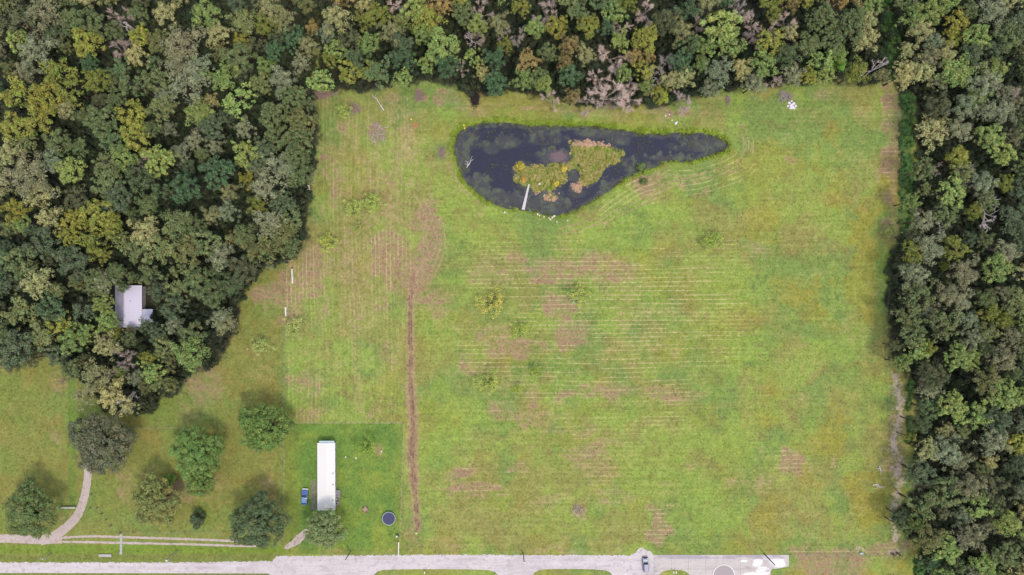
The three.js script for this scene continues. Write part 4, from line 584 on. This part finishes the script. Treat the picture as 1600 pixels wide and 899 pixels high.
fence('wire fence above the twin wheel track', [[190, 832], [270, 831.5], [350, 831]], 4);
fence('leaning post fence beside the curved driveway', [[144, 772], [142, 793], [153, 793], [160, 802], [174, 821], [188, 832]], 3.2, 1.2, timberDark, 2, .13);
fence('wire fence in the pasture under the left woods', [[205, 669], [283, 668], [283, 606]], 4);
function railFence(name, label, category, a, b, n, hgt, mat) {
  const A = W(...a), g = thing(name, label, category, A), d = W(...b).sub(A), l = d.length();
  for (let i = 0; i <= n; i++) { const p = d.clone().multiplyScalar(i / n); mesh('post', box(.16, hgt + .15, .16, p.x, hgt / 2, p.z), mat, g); }
  for (let k = 0; k < 3; k++) mesh('rail', box(.1, .16, l + .1).rotateY(Math.atan2(d.x, d.z)).translate(d.x / 2, hgt * (.28 + .33 * k), d.z / 2), mat, g);
  mesh('cap_rail', box(.3, .05, l + .2).rotateY(Math.atan2(d.x, d.z)).translate(d.x / 2, hgt + .1, d.z / 2), mat, g); return g;
}
railFence('rail_fence', 'white rail fence from the teal bin to the road', 'fence', [623.6, 846], [623.2, 868], 3, 1.2, white);
const gateMat = std({ color: base(236, 232, 226, 1.3) });
railFence('pasture_gate', 'upper white gate at the wood edge', 'gate', [457.6, 421], [458.6, 443], 2, 1.3, gateMat);
railFence('pasture_gate', 'lower white gate above the pale leafy tree', 'gate', [447.6, 480], [447.8, 494], 2, 1.3, gateMat);
railFence('pasture_gate', 'white rail gate left of the curved driveway', 'gate', [97.5, 792.5], [120, 792.5], 2, 1.1, offWhite);
{
  const g = thing('footbridge', 'white plank footbridge from the bank to the island', 'footbridge', W(822, 309)), a = W(826.6, 288).sub(W(822, 309)), b = W(817.4, 328).sub(W(822, 309)), bl = [std({ color: base(226, 218, 222) }), std({ color: base(214, 206, 212) }), std({ color: base(234, 228, 228) })];
  const ang = Math.atan2(b.x - a.x, b.z - a.z), n = 36, l = a.distanceTo(b);
  for (let i = 0; i < n; i++) { const t = (i + .5) / n, p = a.clone().lerp(b, t); mesh('plank', box(.5 + .62 * t, .05, l / n - .02).rotateY(ang).translate(p.x, .2, p.z), bl[(i * 5) % 3], g); }
  for (const s of [-1, 1]) mesh('beam', rod(a.clone().add(V(s * .17, .12, 0)), b.clone().add(V(s * .42, .12, 0)), .06), timber, g);
  for (const t of [.1, .5, .92]) for (const s of [-1, 1]) { const p = a.clone().lerp(b, t); mesh('pile', new THREE.CylinderGeometry(.08, .08, 1.6, 7).translate(p.x + s * (.2 + .25 * t), -.62, p.z), timber, g); }
}
function pole(label, u, v, h, mat, arm, lamp) {
  const g = thing('utility_pole', label, 'utility pole', W(u, v)); mesh('shaft', new THREE.CylinderGeometry(.15, .21, h, 9).translate(0, h / 2, 0), mat, g);
  if (arm) { const c = mesh('crossarm', box(1.9, .14, .14, 0, h - .5, 0), mat, g); for (const x of [-.8, 0, .8]) mesh('insulator', new THREE.CylinderGeometry(.07, .09, .24, 8).translate(x, h - .3, 0), white, c); }
  if (lamp) mesh('transformer', new THREE.CylinderGeometry(.34, .34, .9, 12).translate(.28, h - .7, .3), offWhite, g); mesh('cap', new THREE.ConeGeometry(.2, .16, 9).translate(0, h + .07, 0), offWhite, g);
}
const palePole = std({ color: base(196, 180, 166), roughness: 1 });
pole('utility pole with pale transformer below the twin wheel track', 277, 861, 8.2, palePole, false, true);
pole('slim utility pole at the road below the mobile home', 548, 861.5, 8, timber, false, false);
pole('short utility pole at the road in mid picture', 818, 865, 7.6, timber, false, true);
pole('dark utility pole standing on the concrete apron', 1194, 865.5, 10, timberDark, false, false);
pole('utility pole with crossarm left of the curved driveway', 80, 866, 4.6, palePole, true, false);
{
  const post = (label, u, v, mat) => { const g = thing('marker_post', label, 'post', W(u, v)); mesh('shaft', new THREE.CylinderGeometry(.16, .18, 1.2, 10).translate(0, .6, 0), mat, g); mesh('cap', new THREE.SphereGeometry(.3, 12, 8).scale(1, .5, 1).translate(0, 1.22, 0), mat, g); };
  post('pale yellow marker post below the brown rut', 651, 832, std({ color: base(240, 232, 160, 1.3) })); post('yellow marker post by the reddish soil spot', 643, 187.5, std({ color: base(244, 220, 90, 1.3) })); post('white marker post on the pond\'s lower left bank', 788.5, 332.5, white);
  const mail = (label, u, v) => { const g = thing('mailbox', label, 'mailbox', W(u, v)); mesh('post', box(.16, 1.1, .16, 0, .55, 0), offWhite, g); mesh('box', rbox(.34, .34, .8, .12, 0, 1.26, 0), white, g); mesh('flag', box(.03, .3, .08, .19, 1.4, .1), std({ color: base(170, 50, 40) }), g); };
  mail('white mailbox on the long grass verge below the road', 664, 893); mail('left of two white mailboxes on the small round verge', 1051.5, 892.5); mail('right of two white mailboxes on the small round verge', 1055.5, 892.5); mail('white mailbox at the right end of the long grass verge', 775, 897.5);
  const f = thing('float', 'yellow float at the pond\'s upper left corner', 'float', W(725.3, 198, -.3), .3); mesh('hull', new THREE.CapsuleGeometry(.26, 1.2, 6, 12).rotateX(Math.PI / 2).scale(1, .7, 1).translate(0, .2, 0), std({ color: base(236, 206, 70, 1.3), roughness: .4 }), f); mesh('seat', rbox(.3, .08, .4, .03, 0, .39, .1), darkGrey, f);
  const cs = mesh('culvert_slab', rbox(4.3, .22, .95, .03).translate(0, .02, 0), concrete); cs.position.copy(W(164, 868.5)); tag(cs, 'grey concrete slab in the ditch below the twin wheel track', 'slab');
  const wk = thing('drain_cover', 'long narrow concrete drain cover across the twin wheel track', 'drain cover', W(189, 851)); for (let i = 0; i < 6; i++) mesh('slab', rbox(.86, .1, 1.12, .02, -i * .02 + .06, .06, -2.9 + i * 1.16), concrete, wk);
  const rd = thing('round_planter', 'round mauve paved circle with white rim on the apron', 'paved circle', W(1131, 899.5)); mesh('kerb', new THREE.TorusGeometry(3.7, .22, 8, 48).rotateX(Math.PI / 2).scale(1, .7, 1).translate(0, .08, 0), white, rd); mesh('paving', new THREE.CylinderGeometry(3.6, 3.6, .12, 40).translate(0, .05, 0), std({ color: base(182, 170, 174), roughness: 1 }), rd);
}
// ---------------------------------------------------------------- brush piles, fallen limbs, stones
{
  const r = rng(616);
  const heap = (seed) => { const q = rng(seed), G = new Geo(); for (let i = 0; i < 520; i++) { const a = q() * 6.28, e = Math.sqrt(q()) * (.75 + .25 * Math.sin(a * 3 + seed)), p = V(Math.cos(a) * e, .08 + q() * .45 * (1 - e), Math.sin(a) * e), b = q() * 6.28, d = V(Math.cos(b), (q() - .3) * .6, Math.sin(b)).multiplyScalar(.05 + q() * .16), w = V(-Math.sin(b), 0, Math.cos(b)).multiplyScalar(.012 + q() * .016), c = .7 + q() * .5; G.tri(p.clone().add(w), p.clone().add(d), p.clone().sub(w), V(0, 1, 0), [c, c, c]); } return G.build(); };
  const HEAPS = [heap(1), heap(2), heap(3)]; let hk = 0;
  function brush(label, u, v, rx, rz, mats, n) { const g = thing('brush_pile', label, 'brush pile', W(u, v)); for (let i = 0; i < n; i++) { const a = r() * 6.28, p = V((r() - .5) * rx * S * 1.4, .1 + r() * .5, (r() - .5) * rz * S * 1.4), d = V(Math.cos(a), (r() - .4) * .5, Math.sin(a)).multiplyScalar(.5 + r() * 1.2); mesh('branch', rod(p.clone().sub(d), p.clone().add(d), .03 + r() * .06, .02, 5), mats[i % mats.length], g); } const tw = mats[0].clone(); tw.vertexColors = true; tw.side = THREE.DoubleSide; const hp = mesh('twigs', HEAPS[hk++ % 3], tw, g); hp.scale.set(rx * S, 1.4, rz * S); return g; }
  const lavG = std({ color: base(196, 184, 182), roughness: 1 }), tan = std({ color: base(186, 164, 140), roughness: 1 }), pale = std({ color: base(226, 216, 216, 1.3), roughness: 1 }), pinkG = std({ color: base(170, 142, 140), roughness: 1 }), char = std({ color: base(58, 46, 48), roughness: 1 });
  brush('pale grey brush pile left of the curving tracks', 591, 207, 15, 20, [tan, lavG, pale], 60); brush('bare brush beside the thin pale tree', 553, 170, 14, 12, [pinkG, tan], 30); brush('charred brush on the black burnt patch', 742, 153, 10, 18, [char, timberDark], 36);
  brush('grey brush beside the white pile at the wood edge', 1226, 151, 14, 10, [lavG, pinkG], 40); brush('pinkish brush heap at the wood edge above the pond', 960, 160, 44, 12, [pinkG, tan, lavG], 70); brush('pinkish brush under the bright bush at the wood edge', 1022, 166, 16, 5, [pinkG, lavG], 26); brush('tan dry brush in the lower mid field', 902, 797, 12, 10, [tan, pale], 24); brush('brown brush left of the debris clearing', 500, 148, 30, 9, [pinkG, timber], 40); brush('pinkish brush left of the pond', 690, 238, 7, 12, [pinkG, lavG], 18); brush('pink brush strip under the top woods', 655, 150, 10, 12, [pinkG, tan], 24); brush('narrow pink brush by the pond\'s far bank', 1137, 157, 5, 10, [pinkG, lavG], 16);
  function limb(label, pts, mat, rad) { const g = thing('fallen_limb', label, 'fallen limb', W(...pts[0])), o = W(...pts[0]), P = pts.map(([u, v], i) => W(u, v, .15 + (i % 2) * .15).sub(o)); const B = []; for (let i = 1; i < P.length; i++) B.push(rod(P[i - 1], P[i], rad * (1 - (i - 1) / P.length), rad * (1 - i / P.length), 6)); mesh('limb', mergeGeometries(B), mat, g); for (let i = 0; i < 9; i++) { const j = 1 + (i % (P.length - 1)), p = P[j].clone().lerp(P[j - 1], r() * .6), a = r() * 6.28, e = p.clone().add(V(Math.cos(a) * (.6 + r() * 1.1), .2 + r() * .3, Math.sin(a) * (.6 + r() * 1.1))); mesh('twig', mergeGeometries([rod(p, e, .07, .04, 4), rod(e, e.clone().add(V((r() - .5) * 1.4, .15, (r() - .5) * 1.4)), .04, .02, 4)]), mat, g); } }
  limb('pale fallen limb in the clearing under the top woods', [[600, 173], [594, 164], [588, 154], [582, 150]], pale, .22); limb('bare white limb beside the thin mid field tree', [[893, 476], [898, 468], [906, 464], [905, 452]], pale, .2); limb('white stick on the left pond water', [[729, 262], [734, 256], [735, 252]], pale, .14); limb('pale bare branch inside the yellowish thin tree', [[752, 462], [765, 472], [782, 480]], tan, .18); limb('dark log on the sandy corner patch', [[1392, 864], [1399, 868.5]], timberDark, .24); limb('dark log crossing the right of the sandy corner', [[1400, 863], [1407, 869]], timberDark, .26); limb('white fallen branch near the right fence', [[1374, 728], [1376, 736]], pale, .2); limb('white twisted branch near the right fence', [[1364, 758], [1371, 757], [1375, 762]], pale, .22); limb('white stump stick at the wood edge of the streaked field', [[482, 290], [485, 298]], pale, .2); limb('pale log at the left wood edge', [[90, 597], [103, 594]], timber, .16);
  function stones(label, list, mat) { const g = thing('stone_heap', label, 'stones', W(list[0][0], list[0][1])), o = W(list[0][0], list[0][1]); for (const [u, v, s] of list) { const p = W(u, v).sub(o); mesh('stone', new THREE.DodecahedronGeometry(s, 0).scale(1, .6, 1).rotateY(r() * 6).translate(p.x, s * .4, p.z), mat, g); } }
  const wst = std({ color: base(236, 230, 240, 1.3), roughness: 1 });
  stones('white rubble pile near the top right of the field', [[1236, 165, .7], [1240, 162, .6], [1233, 161, .55], [1238, 168, .7], [1243, 166, .5], [1231, 166, .45], [1237, 158, .4], [1241, 170, .4], [1235, 169, .5]], wst);
  stones('white stones at the pond\'s lower tip', [[866, 338, .45], [863, 340, .4], [860, 343, .38], [858, 341, .3], [840, 335, .4], [843, 337, .3], [850, 339, .3], [870, 347, .3], [887, 345, .3]], std({ color: base(226, 212, 200, 1.3), roughness: 1 }));
  stones('white scattered stones on the pond\'s far bank', [[1056, 193, .5], [1058, 191, .3], [1046, 179, .3], [1040, 181, .3], [1050, 188, .3], [1062, 180, .25]], wst);
  stones('single white stone on the island', [[843, 287.5, .42], [844.6, 287, .25]], wst);
  stones('two white stones in the yard grass', [[540, 714.5, .26], [556, 716, .3]], wst); stones('white stone on the bare yard patch', [[596, 705.5, .3]], wst);
  const dm = thing('drum', 'white plastic drum on its side by the sandy corner fence', 'drum', W(1345.5, 864.5)); mesh('barrel', new THREE.CylinderGeometry(.34, .34, 1.1, 16).rotateZ(Math.PI / 2).translate(0, .35, 0), std({ color: base(206, 222, 222, 1.3) }), dm); for (const x of [-.3, .3]) mesh('band', new THREE.TorusGeometry(.35, .03, 5, 18).rotateY(Math.PI / 2).translate(x, .35, 0), darkGrey, dm);
}
renderer.render(scene, camera);
